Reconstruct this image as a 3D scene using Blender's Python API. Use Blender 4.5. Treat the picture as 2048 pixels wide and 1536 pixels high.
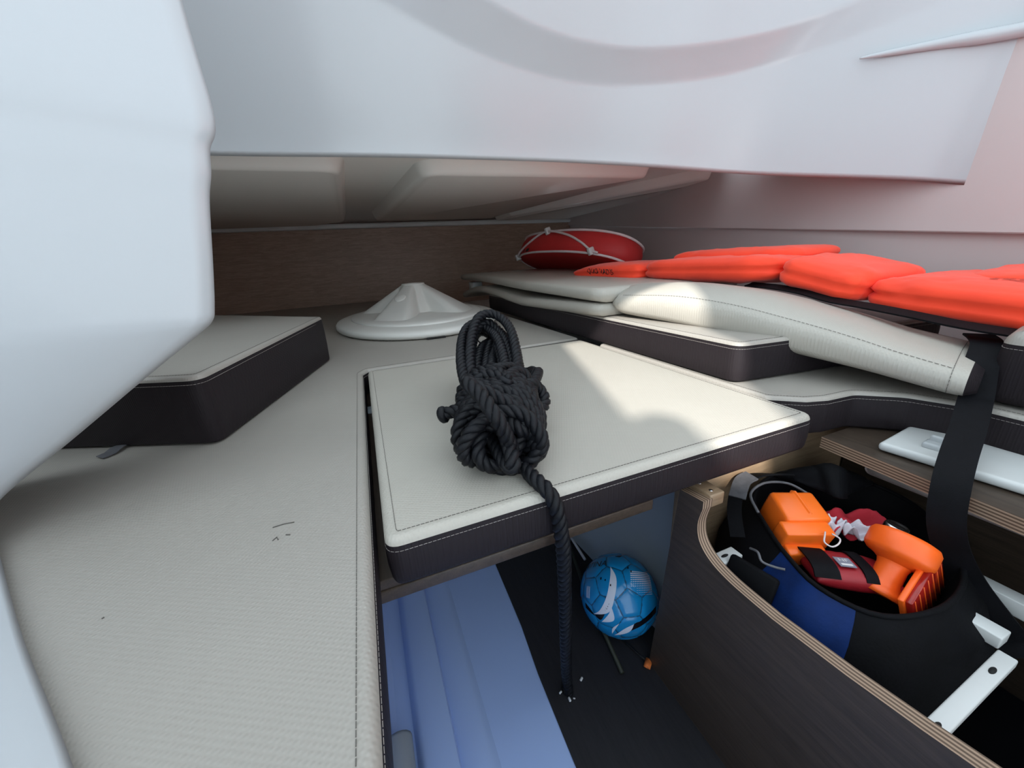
import bpy, bmesh, math, random
from mathutils import Vector, Matrix, Quaternion, noise
from mathutils.bvhtree import BVHTree
random.seed(7)
for o in list(bpy.data.objects): bpy.data.objects.remove(o)
SC = bpy.context.scene
COL = SC.collection
PI = math.pi

# ------------------------------------------------------------------ camera, world, sun, exposure
cd = bpy.data.cameras.new('camera'); cd.sensor_width = 36.0; cd.lens = 36.0*745.4/2048.0
cd.clip_start = 0.01; cd.clip_end = 100
co = bpy.data.objects.new('camera', cd); COL.objects.link(co)
co.matrix_world = Matrix(((0.92777476, 0.1712336, -0.33153136, 0.0),
                          (-0.36814918, 0.27521832, -0.88809969, 0.0),
                          (-0.060829, 0.94600948, 0.31838012, 0.25),
                          (0, 0, 0, 1)))
SC.camera = co
W = bpy.data.worlds.new('sky'); SC.world = W; W.use_nodes = True
W.node_tree.nodes['Background'].inputs[0].default_value = (0.80, 0.92, 1.0, 1)
W.node_tree.nodes['Background'].inputs[1].default_value = 1.28
sd = bpy.data.lights.new('sun', 'SUN'); sd.energy = 4.4; sd.angle = math.radians(0.6); sd.color = (1.0, 0.965, 0.91)
so = bpy.data.objects.new('sun', sd); COL.objects.link(so)
SUN_DIR = Vector((0.470, 0.671, -0.574)).normalized()
so.rotation_euler = SUN_DIR.to_track_quat('-Z', 'Y').to_euler()
so.location = (-2, -3, 3)
SC.view_settings.view_transform = 'Standard'
SC.view_settings.look = 'None'
SC.view_settings.exposure = 0.75
SC.cycles.diffuse_bounces = 8; SC.cycles.max_bounces = 12
SC.view_settings.gamma = 1.0
SC.view_settings.use_curve_mapping = False

# ------------------------------------------------------------------ materials
MATS = {}
def newmat(name):
    m = bpy.data.materials.new(name); m.use_nodes = True
    MATS[name] = m
    return m, m.node_tree, m.node_tree.nodes['Principled BSDF']
def setp(b, **k):
    names = dict(col='Base Color', rough='Roughness', spec='Specular IOR Level', coat='Coat Weight', coatr='Coat Roughness',
                 sheen='Sheen Weight', metal='Metallic', trans='Transmission Weight', sub='Subsurface Weight')
    for a, v in k.items():
        i = b.inputs[names[a]]
        i.default_value = (*v, 1) if a == 'col' else v
def texco(nt, scale=(1, 1, 1), kind='Object', rot=(0, 0, 0)):
    t = nt.nodes.new('ShaderNodeTexCoord'); mp = nt.nodes.new('ShaderNodeMapping')
    mp.inputs['Scale'].default_value = scale; mp.inputs['Rotation'].default_value = rot
    nt.links.new(t.outputs[kind], mp.inputs[0])
    return mp.outputs[0]
def noise_tex(nt, co_, scale=5, detail=3, rough=.5, dist=0):
    n = nt.nodes.new('ShaderNodeTexNoise'); n.inputs['Scale'].default_value = scale
    n.inputs['Detail'].default_value = detail; n.inputs['Roughness'].default_value = rough; n.inputs['Distortion'].default_value = dist
    nt.links.new(co_, n.inputs['Vector']); return n.outputs[0]
def ramp(nt, fac, stops):
    r = nt.nodes.new('ShaderNodeValToRGB'); e = r.color_ramp.elements
    while len(e) < len(stops): e.new(.5)
    for el, (p, c) in zip(e, stops):
        el.position = p; el.color = (*c, 1) if len(c) == 3 else c
    nt.links.new(fac, r.inputs[0]); return r.outputs[0]
def bump(nt, b, h, strength=.3, dist=.001):
    n = nt.nodes.new('ShaderNodeBump'); n.inputs['Strength'].default_value = strength; n.inputs['Distance'].default_value = dist
    nt.links.new(h, n.inputs['Height']); nt.links.new(n.outputs[0], b.inputs['Normal'])
def math_node(nt, op, a, b2):
    n = nt.nodes.new('ShaderNodeMath'); n.operation = op
    for i, v in enumerate((a, b2)):
        if isinstance(v, (int, float)): n.inputs[i].default_value = v
        else: nt.links.new(v, n.inputs[i])
    return n.outputs[0]
def wave(nt, co_, scale, direction='X', dist=0, detail=0, dscale=1):
    n = nt.nodes.new('ShaderNodeTexWave'); n.inputs['Scale'].default_value = scale; n.bands_direction = direction
    n.inputs['Distortion'].default_value = dist; n.inputs['Detail'].default_value = detail; n.inputs['Detail Scale'].default_value = dscale
    nt.links.new(co_, n.inputs['Vector']); return n.outputs['Fac']

def vary(name, col, amt=.06, scale=6, rough=.5, bump_s=0, bump_scale=200, **k):
    m, nt, b = newmat(name); setp(b, rough=rough, **k)
    c = texco(nt)
    n = noise_tex(nt, c, scale, 4)
    lo = tuple(max(0, x*(1-amt)) for x in col); hi = tuple(min(1, x*(1+amt)) for x in col)
    nt.links.new(ramp(nt, n, [(.3, lo), (.7, hi)]), b.inputs['Base Color'])
    if bump_s: bump(nt, b, noise_tex(nt, c, bump_scale, 3), bump_s, .0006)
    return m

def gelcoat(name, col, rough=.22):
    m, nt, b = newmat(name); setp(b, rough=rough, spec=.5)
    c = texco(nt)
    nt.links.new(ramp(nt, noise_tex(nt, c, 2.2, 3), [(.3, tuple(x*.97 for x in col)), (.7, col)]), b.inputs['Base Color'])
    bump(nt, b, noise_tex(nt, c, 260, 2), .05, .0004)
    return m
gelcoat('gelcoat', (.49, .51, .53)); gelcoat('gelcoat_matt', (.74, .74, .73), .45); gelcoat('ceiling_gelcoat', (.93, .90, .85), .20)
gelcoat('floor_gelcoat', (.40, .53, .85), .35); gelcoat('bounce_white', (.78, .82, .85), .5)
def vinyl(name, col, stain=(.86, .86, .86), period=250.0, rough=.42):
    m, nt, b = newmat(name); setp(b, rough=rough, spec=.45)
    c = texco(nt)
    mott = ramp(nt, noise_tex(nt, c, 5, 5, .6), [(.25, tuple(x*.95 for x in col)), (.75, tuple(min(1, x*1.03) for x in col))])
    st = ramp(nt, noise_tex(nt, c, 22, 6, .7), [(.22, tuple(stain[i]*col[i] for i in range(3))), (.32, (1, 1, 1))])
    mx = nt.nodes.new('ShaderNodeMix'); mx.data_type = 'RGBA'; mx.blend_type = 'MULTIPLY'; mx.inputs[0].default_value = .35
    nt.links.new(mott, mx.inputs[6]); nt.links.new(st, mx.inputs[7]); nt.links.new(mx.outputs[2], b.inputs['Base Color'])
    cr = texco(nt, rot=(0, 0, .5))
    h = math_node(nt, 'MULTIPLY', wave(nt, cr, period/6.283*2.0, 'X'), wave(nt, cr, period/6.283*2.0, 'Y'))
    bump(nt, b, h, .35, .0006)
    return m
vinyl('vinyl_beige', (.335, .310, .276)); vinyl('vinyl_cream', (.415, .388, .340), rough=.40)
vinyl('vinyl_dark', (.020, .0158, .018), period=300, rough=.5); MATS['vinyl_dark'].node_tree.nodes['Principled BSDF'].inputs['Specular IOR Level'].default_value = .14
def wood(name, dark, light, axis=(1, 12, 12), rough=.45, scale=9):
    m, nt, b = newmat(name); setp(b, rough=rough)
    c = texco(nt, axis)
    n = noise_tex(nt, c, scale, 8, .65, .8)
    n2 = noise_tex(nt, texco(nt, tuple(a*3 for a in axis)), scale*2, 5, .6)
    s = math_node(nt, 'ADD', math_node(nt, 'MULTIPLY', n, .7), math_node(nt, 'MULTIPLY', n2, .3))
    nt.links.new(ramp(nt, s, [(.32, dark), (.52, tuple((a+b_)/2 for a, b_ in zip(dark, light))), (.72, light)]), b.inputs['Base Color'])
    bump(nt, b, s, .15, .0008)
    return m
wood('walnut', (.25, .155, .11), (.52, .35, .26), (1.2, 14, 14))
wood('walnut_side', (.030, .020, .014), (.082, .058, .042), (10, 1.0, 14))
wood('oak_wall', (.17, .11, .065), (.34, .235, .145), (1.2, 10, 14))
wood('floor_dark', (.006, .0055, .0075), (.018, .0165, .021), (14, 1.2, 14), .7)
def plyedge(name, axis):
    m, nt, b = newmat(name); setp(b, rough=.6)
    c = texco(nt)
    sep = nt.nodes.new('ShaderNodeSeparateXYZ'); nt.links.new(c, sep.inputs[0])
    s = math_node(nt, 'FRACT', math_node(nt, 'MULTIPLY', sep.outputs[axis], 230.0), 0)
    nt.links.new(ramp(nt, s, [(.0, (.10, .062, .040)), (.46, (.10, .062, .040)), (.54, (.33, .23, .16)), (.95, (.33, .23, .16))]), b.inputs['Base Color'])
    return m
plyedge('ply_edge_x', 0); plyedge('ply_edge_z', 2)
vary('rope_black', (.0052, .0056, .0078), .3, 60, .48, .5, 900, spec=.22)
vary('plastic_white', (.58, .59, .58), .03, 12, .38, .06, 400)
vary('base_white', (.68, .67, .63), .03, 9, .45, .15, 500)
vary('orange_vest', (1.0, .052, .012), .10, 14, .75, .45, 160, sheen=.15)
vary('ring_red', (.50, .022, .022), .08, 9, .6, .2, 300)
vary('cord_white', (.66, .58, .58), .05, 40, .6)
vary('strap_black', (.0022, .0022, .0036), .25, 80, .7, .4, 700, spec=.15)
vary('bag_black', (.0018, .0019, .0030), .4, 25, .75, .5, 260, spec=.14)
vary('bag_blue', (.0010, .017, .098), .3, 25, .6, .35, 260, spec=.2)
vary('bag_grey', (.10, .10, .11), .2, 90, .55)
vary('orange_plastic', (.95, .13, .012), .05, 8, .4, .15, 900)
vary('orange_case', (1.0, .17, .015), .04, 8, .3)
vary('red_lens', (.30, .012, .008), .2, 60, .2)
vary('red_pouch', (.32, .010, .018), .1, 20, .5, .3, 400)
vary('cloth_white', (.62, .60, .66), .06, 12, .85); vary('cloth_red', (.42, .015, .03), .08, 12, .85)
vary('metal', (.6, .6, .6), .05, 20, .25, metal=1.0)
vary('ink', (.012, .010, .010), .1, 30, .7); vary('ink_faded', (.42, .035, .012), .4, 70, .8)
vary('stitch_dark', (.10, .09, .08), .1, 30, .7); vary('stitch_light', (.40, .36, .33), .1, 30, .7)
vary('ball_blue', (.008, .23, .52), .04, 5, .22, coat=.3); vary('ball_white', (.66, .70, .80), .03, 5, .25); vary('ball_black', (.006, .006, .010), .1, 5, .25)
vary('ball_seam', (.006, .08, .18), .1, 5, .4)
vary('label_grey', (.23, .24, .30), .05, 5, .35); vary('label_blue', (.02, .08, .35), .05, 5, .35); vary('label_white', (.75, .75, .75), .03, 5, .4)
vary('dark_hole', (.004, .004, .004), .1, 5, .8); vary('locker_dark', (.003, .003, .0045), .3, 9, .85, spec=.1)
vary('hull_grey', (.40, .45, .49), .05, 4, .4); vary('hull_wall', (.58, .50, .49), .03, 3, .40, .05, 300)  # hull_wall: vest's red glow tinted into the white liner's base colour
vary('stick_green', (.018, .022, .012), .3, 40, .6); vary('stick_black', (.006, .006, .007), .3, 40, .6)
vary('scrap_orange', (.55, .13, .02), .6, 90, .6); vary('scrap_white', (.62, .62, .62), .1, 50, .7)
vary('clear_plastic', (.45, .47, .48), .05, 9, .2); vary('pipe_grey', (.30, .33, .37), .1, 9, .35)

# ------------------------------------------------------------------ helpers
def obj(name, verts, faces, mat, parent=None, smooth=True, mats=None, fmat=None):
    me = bpy.data.meshes.new(name)
    me.from_pydata([tuple(v) for v in verts], [], faces); me.update()
    for n in (mats or [mat]): me.materials.append(MATS[n])
    if fmat:
        for p, i in zip(me.polygons, fmat): p.material_index = i
    bm = bmesh.new(); bm.from_mesh(me); bmesh.ops.remove_doubles(bm, verts=bm.verts, dist=1e-6); bmesh.ops.recalc_face_normals(bm, faces=bm.faces); bm.to_mesh(me); bm.free()
    if smooth:
        for p in me.polygons: p.use_smooth = True
    o = bpy.data.objects.new(name, me); COL.objects.link(o)
    if parent is not None: attach(o, parent)
    return o
def attach(o, parent):
    o.parent = parent; o.matrix_parent_inverse = parent.matrix_world.inverted() if parent.type == 'EMPTY' else Matrix()
def sharp(o, ang=35):
    me = o.data; bm = bmesh.new(); bm.from_mesh(me)
    for e in bm.edges:
        if len(e.link_faces) == 2 and e.calc_face_angle(0) > math.radians(ang): e.smooth = False
    bm.to_mesh(me); bm.free(); return o
def empty(name, loc=(0, 0, 0)):
    o = bpy.data.objects.new(name, None); o.location = loc; o.empty_display_size = .02
    COL.objects.link(o); o.matrix_world = Matrix.Translation(Vector(loc)); return o
def tag(o, label, cat, group=None):
    o['label'] = label; o['category'] = cat
    if group: o['group'] = group
    return o
def struct(o, label=None):
    o['kind'] = 'structure'
    if label: o['label'] = label
    return o
def stuff(o): o['kind'] = 'stuff'; return o

def box_vf(c, s, rot=None, bevel=0, seg=2):
    bm = bmesh.new(); bmesh.ops.create_cube(bm, size=1.0)
    for v in bm.verts: v.co = Vector((v.co.x*s[0], v.co.y*s[1], v.co.z*s[2]))
    if bevel: bmesh.ops.bevel(bm, geom=list(bm.edges), offset=bevel, segments=seg, affect='EDGES', profile=.5)
    M = Matrix.Translation(Vector(c)) @ (rot.to_4x4() if rot is not None else Matrix())
    bm.transform(M); bm.verts.ensure_lookup_table()
    V = [v.co.copy() for v in bm.verts]; F = [[v.index for v in f.verts] for f in bm.faces]; bm.free()
    return V, F
def box(name, c, s, mat, parent=None, rot=None, bevel=.002, seg=2):
    V, F = box_vf(c, s, rot, bevel, seg); return sharp(obj(name, V, F, mat, parent), 50)
def merge(*vf):
    V, F = [], []
    for v, f in vf:
        b = len(V); V += list(v); F += [[i+b for i in x] for x in f]
    return V, F
def catmull(P, n=8, closed=False):
    P = [Vector(p) for p in P]; out = []; N = len(P)
    rng = range(N) if closed else range(N-1)
    for i in rng:
        if closed: p0, p1, p2, p3 = P[(i-1) % N], P[i], P[(i+1) % N], P[(i+2) % N]
        else: p0, p1, p2, p3 = P[max(i-1, 0)], P[i], P[i+1], P[min(i+2, N-1)]
        for k in range(n):
            t = k/n
            out.append(.5*((2*p1)+(-p0+p2)*t+(2*p0-5*p1+4*p2-p3)*t*t+(-p0+3*p1-3*p2+p3)*t*t*t))
    if not closed: out.append(P[-1])
    return out
def resample(P, step, closed=False):
    P = [Vector(p) for p in P]
    if closed: P = P+[P[0]]
    L = [0]
    for a, b in zip(P, P[1:]): L.append(L[-1]+(b-a).length)
    n = max(2, int(L[-1]/step)); out = []; j = 0
    for i in range(n if closed else n+1):
        s = L[-1]*i/n
        while j < len(L)-2 and L[j+1] < s: j += 1
        t = (s-L[j])/max(1e-9, L[j+1]-L[j]); out.append(P[j].lerp(P[j+1], min(1, t)))
    return out
def frames(P, closed=False):
    n = len(P); T = []
    for i in range(n):
        a = P[(i-1) % n] if (closed or i) else P[0]; b = P[(i+1) % n] if (closed or i < n-1) else P[-1]
        t = b-a; T.append(t.normalized() if t.length > 1e-9 else Vector((1, 0, 0)))
    u = T[0].orthogonal().normalized(); R = []
    for i in range(n):
        u = (u-T[i]*u.dot(T[i])); u = u.normalized() if u.length > 1e-6 else T[i].orthogonal().normalized()
        R.append((T[i], u.copy(), T[i].cross(u)))
    return R
def tube_vf(P, r, seg=8, closed=False, caps=True, rx=None):
    P = [Vector(p) for p in P]; fr = frames(P, closed); V, F = [], []; n = len(P)
    for i, (p, (t, u, w)) in enumerate(zip(P, fr)):
        rr = r(i/(n-1)) if callable(r) else r
        for k in range(seg):
            a = 2*PI*k/seg; V.append(p+u*math.cos(a)*rr+w*math.sin(a)*rr)
    for i in range(n if closed else n-1):
        for k in range(seg):
            a, b = i*seg+k, i*seg+(k+1) % seg; c, d = ((i+1) % n)*seg+(k+1) % seg, ((i+1) % n)*seg+k
            F.append([a, b, c, d])
    if caps and not closed:
        F.append(list(range(seg))[::-1]); F.append([(n-1)*seg+k for k in range(seg)])
    return V, F
def tube(name, P, r, mat, parent=None, seg=8, closed=False):
    return obj(name, *tube_vf(P, r, seg, closed), mat, parent)
def ribbon(name, P, side, w, th, mat, parent=None):
    """flat strap along P; side(i) gives the width direction"""
    P = [Vector(p) for p in P]; V, F = [], []; n = len(P)
    for i, p in enumerate(P):
        t = (P[min(i+1, n-1)]-P[max(i-1, 0)]).normalized(); s = Vector(side(i/(n-1))); s = (s-t*s.dot(t)).normalized(); q = t.cross(s)
        for a, b in ((-1, -1), (1, -1), (1, 1), (-1, 1)): V.append(p+s*a*w/2+q*b*th/2)
    for i in range(n-1):
        for k in range(4): F.append([i*4+k, i*4+(k+1) % 4, i*4+4+(k+1) % 4, i*4+4+k])
    F += [[3, 2, 1, 0], [(n-1)*4+k for k in range(4)]]
    return sharp(obj(name, V, F, mat, parent), 50)
def lathe_vf(prof, seg=32, M=None, sx=1, sy=1):
    V, F = [], []; n = len(prof)
    for r, z in prof:
        for k in range(seg):
            a = 2*PI*k/seg; v = Vector((r*math.cos(a)*sx, r*math.sin(a)*sy, z)); V.append(M @ v if M else v)
    for i in range(n-1):
        for k in range(seg): F.append([i*seg+k, i*seg+(k+1) % seg, (i+1)*seg+(k+1) % seg, (i+1)*seg+k])
    F.append(list(range(seg))[::-1]); F.append([(n-1)*seg+k for k in range(seg)])
    return V, F
def axis_m(p, d, up=(0, 0, 1)):
    return Matrix.Translation(Vector(p)) @ Vector(d).to_track_quat('Z', 'Y').to_matrix().to_4x4()
def round_poly(P, r, seg=6):
    P = [Vector((p[0], p[1])) for p in P]; n = len(P); out = []
    rs = r if isinstance(r, (list, tuple)) else [r]*n
    for i in range(n):
        p, a, b = P[i], P[i-1], P[(i+1) % n]
        da, db = (a-p).normalized(), (b-p).normalized(); ang = math.acos(max(-1, min(1, da.dot(db))))
        if ang > 3.1: out += [p.copy() for _ in range(seg+1)]; continue
        d = min(rs[i]/math.tan(ang/2), (a-p).length*.45, (b-p).length*.45)
        s, e = p+da*d, p+db*d
        for k in range(seg+1):
            t = k/seg; out.append(s.lerp(p, t).lerp(p.lerp(e, t), t))
    return out
def offset_poly(P, d):
    n = len(P); area = sum(P[i].x*P[(i+1) % n].y-P[(i+1) % n].x*P[i].y for i in range(n)); sg = 1 if area > 0 else -1; out = []
    for i in range(n):
        j = i; a = P[i-1]; k = 1
        while (P[i]-P[i-k]).length < 1e-6 and k < n-1: k += 1
        a = P[i-k]; k = 1
        while (P[(i+k) % n]-P[i]).length < 1e-6 and k < n-1: k += 1
        b = P[(i+k) % n]
        t1 = (P[i]-a).normalized(); t2 = (b-P[i]).normalized(); t = (t1+t2)
        t = t.normalized() if t.length > 1e-6 else t1
        nn = Vector((-t.y, t.x))*sg; c = max(.5, nn.dot(Vector((-t1.y, t1.x))*sg)); out.append(P[i]+nn*d/c)
    return out
def dashes_vf(P, pitch=.0046, ln=.0036, w=.00055, closed=True):
    Q = resample(P, pitch, closed); V, F = [], []; n = len(Q)
    for i in range(n if closed else n-1):
        a, b = Q[i], Q[(i+1) % n]; d = b-a
        if d.length < 1e-7: continue
        t = d.normalized(); s = t.cross(Vector((0, 0, 1)))
        if s.length < 1e-3: s = Vector((1, 0, 0))
        s.normalize(); u = s.cross(t); e = a+t*min(ln, d.length*.8)
        k = len(V)
        for q in (a, e):
            for x, y in ((-1, -1), (1, -1), (1, 1), (-1, 1)): V.append(q+s*x*w/2+u*y*w*.35)
        F += [[k, k+1, k+5, k+4], [k+1, k+2, k+6, k+5], [k+2, k+3, k+7, k+6], [k+3, k, k+4, k+7], [k+3, k+2, k+1, k], [k+4, k+5, k+6, k+7]]
    return V, F
def cushion(name, label, cat, outline, z0, z1, r=.03, bottom=None, edge=.010, top='vinyl_beige', side='vinyl_dark', group=None, stitch=True, crown=0.0, seg=6, tf=None, fan=True):
    """upholstered block: dark side band + light top panel + rows of stitches"""
    po = round_poly(outline, r, seg); pb = round_poly(bottom or outline, r, seg)
    c = sum(po, Vector((0, 0)))/len(po)
    root = empty(name, tf((c.x, c.y, z0)) if tf else (c.x, c.y, z0)); tag(root, label, cat, group)
    zs = z1-edge; n = len(po)
    T = tf or (lambda p: Vector(p))
    def ring(P, z): return [T(Vector((p.x, p.y, z))) for p in P]
    def mix(t): return [a.lerp(b, t) for a, b in zip(pb, po)]
    rings = [ring(offset_poly(pb, edge*.8), z0), ring(offset_poly(pb, edge*.2), z0+edge*.25), ring(pb, z0+edge*.8)]
    for t in (.33, .66): rings.append(ring(offset_poly(mix(t), -.0015), z0+edge+(zs-z0-edge)*t))
    rings.append(ring(po, zs))
    V = [v for R in rings for v in R]; F = []
    for i in range(len(rings)-1):
        for k in range(n): F.append([i*n+k, i*n+(k+1) % n, (i+1)*n+(k+1) % n, (i+1)*n+k])
    F.append(list(range(n))[::-1])
    obj('side_band', V, F, side, root)
    rings = [ring(offset_poly(po, -.0004), zs)]
    for a in (20, 45, 70, 90):
        a = math.radians(a); rings.append(ring(offset_poly(po, edge*(1-math.cos(a))), zs+edge*math.sin(a)))
    rings.append(ring(offset_poly(po, edge*1.12), z1+crown*.3))
    V = [v for R in rings for v in R]; F = []; m = len(rings)
    for i in range(m-1):
        for k in range(n): F.append([i*n+k, i*n+(k+1) % n, (i+1)*n+(k+1) % n, (i+1)*n+k])
    if fan:                                    # centre fan: clean shading on the flat top
        last = rings[-1]; mid = sum(last, Vector())/n
        V += [mid.lerp(p, .6) for p in last]+[mid]
        for k in range(n):
            F.append([(m-1)*n+k, (m-1)*n+(k+1) % n, m*n+(k+1) % n, m*n+k]); F.append([m*n+k, m*n+(k+1) % n, (m+1)*n])
    else: F.append([(m-1)*n+k for k in range(n)])
    o = obj('top_panel', V, F, top, root)
    for q in o.data.polygons:
        if len(q.vertices) > 8: q.use_smooth = False
    if stitch:
        s1 = ring(offset_poly(po, edge*1.5), z1+.0004); s2 = ring(offset_poly(po, -.0006), zs-.006)
        stuff(obj('top_stitching', *dashes_vf(s1), 'stitch_dark', root, False))
        stuff(obj('side_stitching', *dashes_vf(s2), 'stitch_light', root, False))
    return root
def puff(name, M, s, mat, parent=None, n=(18, 12), p=3.0, wr=.004, seed=0, sag=None, edge_flat=.25):
    """stuffed pad: two pillow faces joined at a seam; s = half sizes"""
    V, F = [], []; nu, nv = n
    def f(u, v): return max(0, (1-abs(u)**p)*(1-abs(v)**p))**.42
    for sg in (1, -1):
        b = len(V)
        for i in range(nu+1):
            for j in range(nv+1):
                u, v = math.sin((-1+2*i/nu)*PI/2), math.sin((-1+2*j/nv)*PI/2)
                h = f(u, v); q = Vector((u*s[0]*(1+.03*h), v*s[1]*(1+.03*h), sg*s[2]*h))
                nz = noise.noise(Vector((u*s[0]*28+seed, v*s[1]*28, sg*3.1)))*wr + noise.noise(Vector((u*s[0]*70+seed, v*s[1]*70, sg*1.7)))*wr*.5
                q.z += nz*(.2+h); q.x += nz*.4*(1-h); q.y += nz*.4*(1-h)
                if sag: q = sag(q)
                V.append(M @ q)
        for i in range(nu):
            for j in range(nv):
                a = b+i*(nv+1)+j; q = [a, a+nv+1, a+nv+2, a+1]
                F.append(q if sg > 0 else q[::-1])
    # weld rim
    me = bpy.data.meshes.new(name); me.from_pydata([tuple(v) for v in V], [], F)
    bm = bmesh.new(); bm.from_mesh(me); rim = [v for v in bm.verts if v.is_boundary]
    bmesh.ops.remove_doubles(bm, verts=rim, dist=max(.0008, wr*.9)); bmesh.ops.recalc_face_normals(bm, faces=bm.faces); bm.to_mesh(me); bm.free()
    me.materials.append(MATS[mat])
    for q in me.polygons: q.use_smooth = True
    o = bpy.data.objects.new(name, me); COL.objects.link(o)
    if parent is not None: attach(o, parent)
    return o
def text_vf(s, size=1.0, shear=0.0, sx=1.0):
    cu = bpy.data.curves.new('t', 'FONT'); cu.body = s; cu.size = size; cu.shear = shear; cu.align_x = 'CENTER'; cu.align_y = 'CENTER'; cu.resolution_u = 3
    o = bpy.data.objects.new('t', cu); COL.objects.link(o)
    dg = bpy.context.evaluated_depsgraph_get(); me = bpy.data.meshes.new_from_object(o.evaluated_get(dg))
    V = [Vector((v.co.x*sx, v.co.y, 0)) for v in me.vertices]; F = [list(p.vertices) for p in me.polygons]
    bpy.data.objects.remove(o); bpy.data.curves.remove(cu); bpy.data.meshes.remove(me)
    return V, F
def project_vf(V, F, target, o, u, v, d, lift=.0008):
    """lay flat print (local x,y) on a mesh: start at o + x*u + y*v, travel along d, stop at the surface"""
    me = target.data; bv = BVHTree.FromPolygons([tuple(target.matrix_world @ q.co) for q in me.vertices], [tuple(p.vertices) for p in me.polygons])
    o, u, v, d = map(Vector, (o, u, v, d)); out = []; last = o
    for q in V:
        s = o+u*q.x+v*q.y; h = bv.ray_cast(s-d*.5, d)
        p = h[0] if h[0] is not None else s
        out.append(p-d*lift)
    return out, F

# ------------------------------------------------------------------ STRUCTURE
# far wooden panel
P0 = [(-1.25, 3.20), (-.3, 3.20), (.5, 3.19), (1.2, 3.18), (1.9, 3.18)]
V, F = box_vf((.3, 3.205, .23), (3.3, .02, .80), None, .001, 1)
struct(obj('wall_back', V, F, 'walnut', None, False), 'dark walnut veneer panel closing the far end of the berth')
# white strip above the panel
V, F = box_vf((.3, 3.17, .545), (3.2, .06, .035), None, .012, 4)
struct(obj('trim_1', V, F, 'gelcoat_matt'), 'white moulded strip above the walnut panel')
# hull wall on the right: lower panel, seam step, upper panel
def wall_strip(name, rows, mat, xs=None):
    V, F = [], []; m = len(rows[0])
    for R in rows: V += [Vector(p) for p in R]
    for i in range(len(rows)-1):
        for k in range(m-1): F.append([i*m+k, i*m+k+1, (i+1)*m+k+1, (i+1)*m+k])
    return struct(obj(name, V, F, mat))
HY = [(1.85, 3.22, .505), (1.609, 1.911, .375), (1.461, 1.126, .303), (1.375, .677, .261), (1.321, .389, .233), (1.29, .2, .222), (1.25, -.1, .215), (1.22, -.7, .2), (1.15, -1.6, .19)]  # last points run on behind the camera, added to block sky from the right
rows = []
rows.append([(x-.06, y, -.5) for x, y, z in HY]); rows.append([(x, y, z-.02) for x, y, z in HY]); rows.append([(x, y, z-.004) for x, y, z in HY]); rows.append([(x-.003, y, z) for x, y, z in HY])
rows.append([(x-.014, y, z+.001) for x, y, z in HY]); rows.append([(x-.016, y, z+.004) for x, y, z in HY]); rows.append([(x-.010, y, z+.05) for x, y, z in HY]); rows.append([(x+.01, y, 1.02) for x, y, z in HY])
hw = wall_strip('wall_right', rows, 'hull_wall'); sharp(hw, 40); hw['label'] = 'pale hull liner on the right with a long seam'
# hull wall far left
struct(box('wall_left_hull', (-1.3, 1.8, .05), (.04, 2.9, 1.2), 'gelcoat_matt', None, None, .004), 'white hull side hidden behind the moulded partition')

# ceiling: low part over the bow with three moulded pads
ce = struct(box('ceiling', (.35, 2.28, .585), (3.4, 1.98, .03), 'ceiling_gelcoat', None, None, .004), 'low moulded ceiling over the far end of the berth')
def pad(outline, r, h=.045, z=.572):
    po = round_poly(outline, r, 8); n = len(po)
    rings = [[Vector((p.x, p.y, z)) for p in offset_poly(po, -.012)], [Vector((p.x, p.y, z-.006)) for p in offset_poly(po, -.008)], [Vector((p.x, p.y, z-h+.012)) for p in offset_poly(po, .004)], [Vector((p.x, p.y, z-h+.003)) for p in offset_poly(po, .012)], [Vector((p.x, p.y, z-h)) for p in offset_poly(po, .026)]]
    V = [v for R in rings for v in R]; F = []
    for i in range(len(rings)-1):
        for k in range(n): F.append([i*n+k, i*n+(k+1) % n, (i+1)*n+(k+1) % n, (i+1)*n+k])
    F.append([(len(rings)-1)*n+k for k in range(n)])
    return obj('ceiling_pad', V, F, 'ceiling_gelcoat', ce)
pad([(-1.2, 1.34), (.01, 1.34), (-.02, 2.72), (-.2, 2.90), (-1.2, 2.98)], [.02, .07, .12, .12, .02])
pad([(.25, 1.37), (1.17, 1.37), (.93, 2.72), (.14, 2.72)], [.08, .03, .05, .10])
pad([(1.47, 1.38), (1.62, 1.38), (1.66, 2.9), (1.03, 2.9), (1.03, 2.6)], [.05, .02, .02, .02, .02])

# ceiling: bright moulded face between the lip and the coach roof, with the stepped hatch surround
LIP = [(-1.3, 1.17, .53), (-.7, 1.17, .53), (-.27, 1.17, .53), (.155, 1.14, .53), (.593, 1.138, .53), (.9, 1.06, .505), (1.154, .916, .46), (1.31, .62, .39), (1.335, .47, .351), (1.32, .30, .33)]
TOP = [(-1.3, 1.0, .97), (-.7, 1.0, .97), (-.27, 1.0, .97), (.155, .97, .97), (.593, .965, .97), (.9, .90, .96), (1.18, .77, .93), (1.33, .50, .88), (1.345, .36, .85), (1.33, .20, .83)]
lipc = resample(catmull(LIP, 20), .012); n = len(lipc)
tc = catmull(TOP, 20); topc = []
Lt = [0]
for a, b in zip(tc, tc[1:]): Lt.append(Lt[-1]+(b-a).length)
lc_ = catmull(LIP, 20); Ll = [0]
for a, b in zip(lc_, lc_[1:]): Ll.append(Ll[-1]+(b-a).length)
for i in range(n):       # same parameter on both curves
    s = Ll[-1]*i/(n-1); j = 0
    while j < len(Ll)-2 and Ll[j+1] < s: j += 1
    t = (s-Ll[j])/max(1e-9, Ll[j+1]-Ll[j]); topc.append(tc[j].lerp(tc[j+1], min(1, t)))
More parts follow.
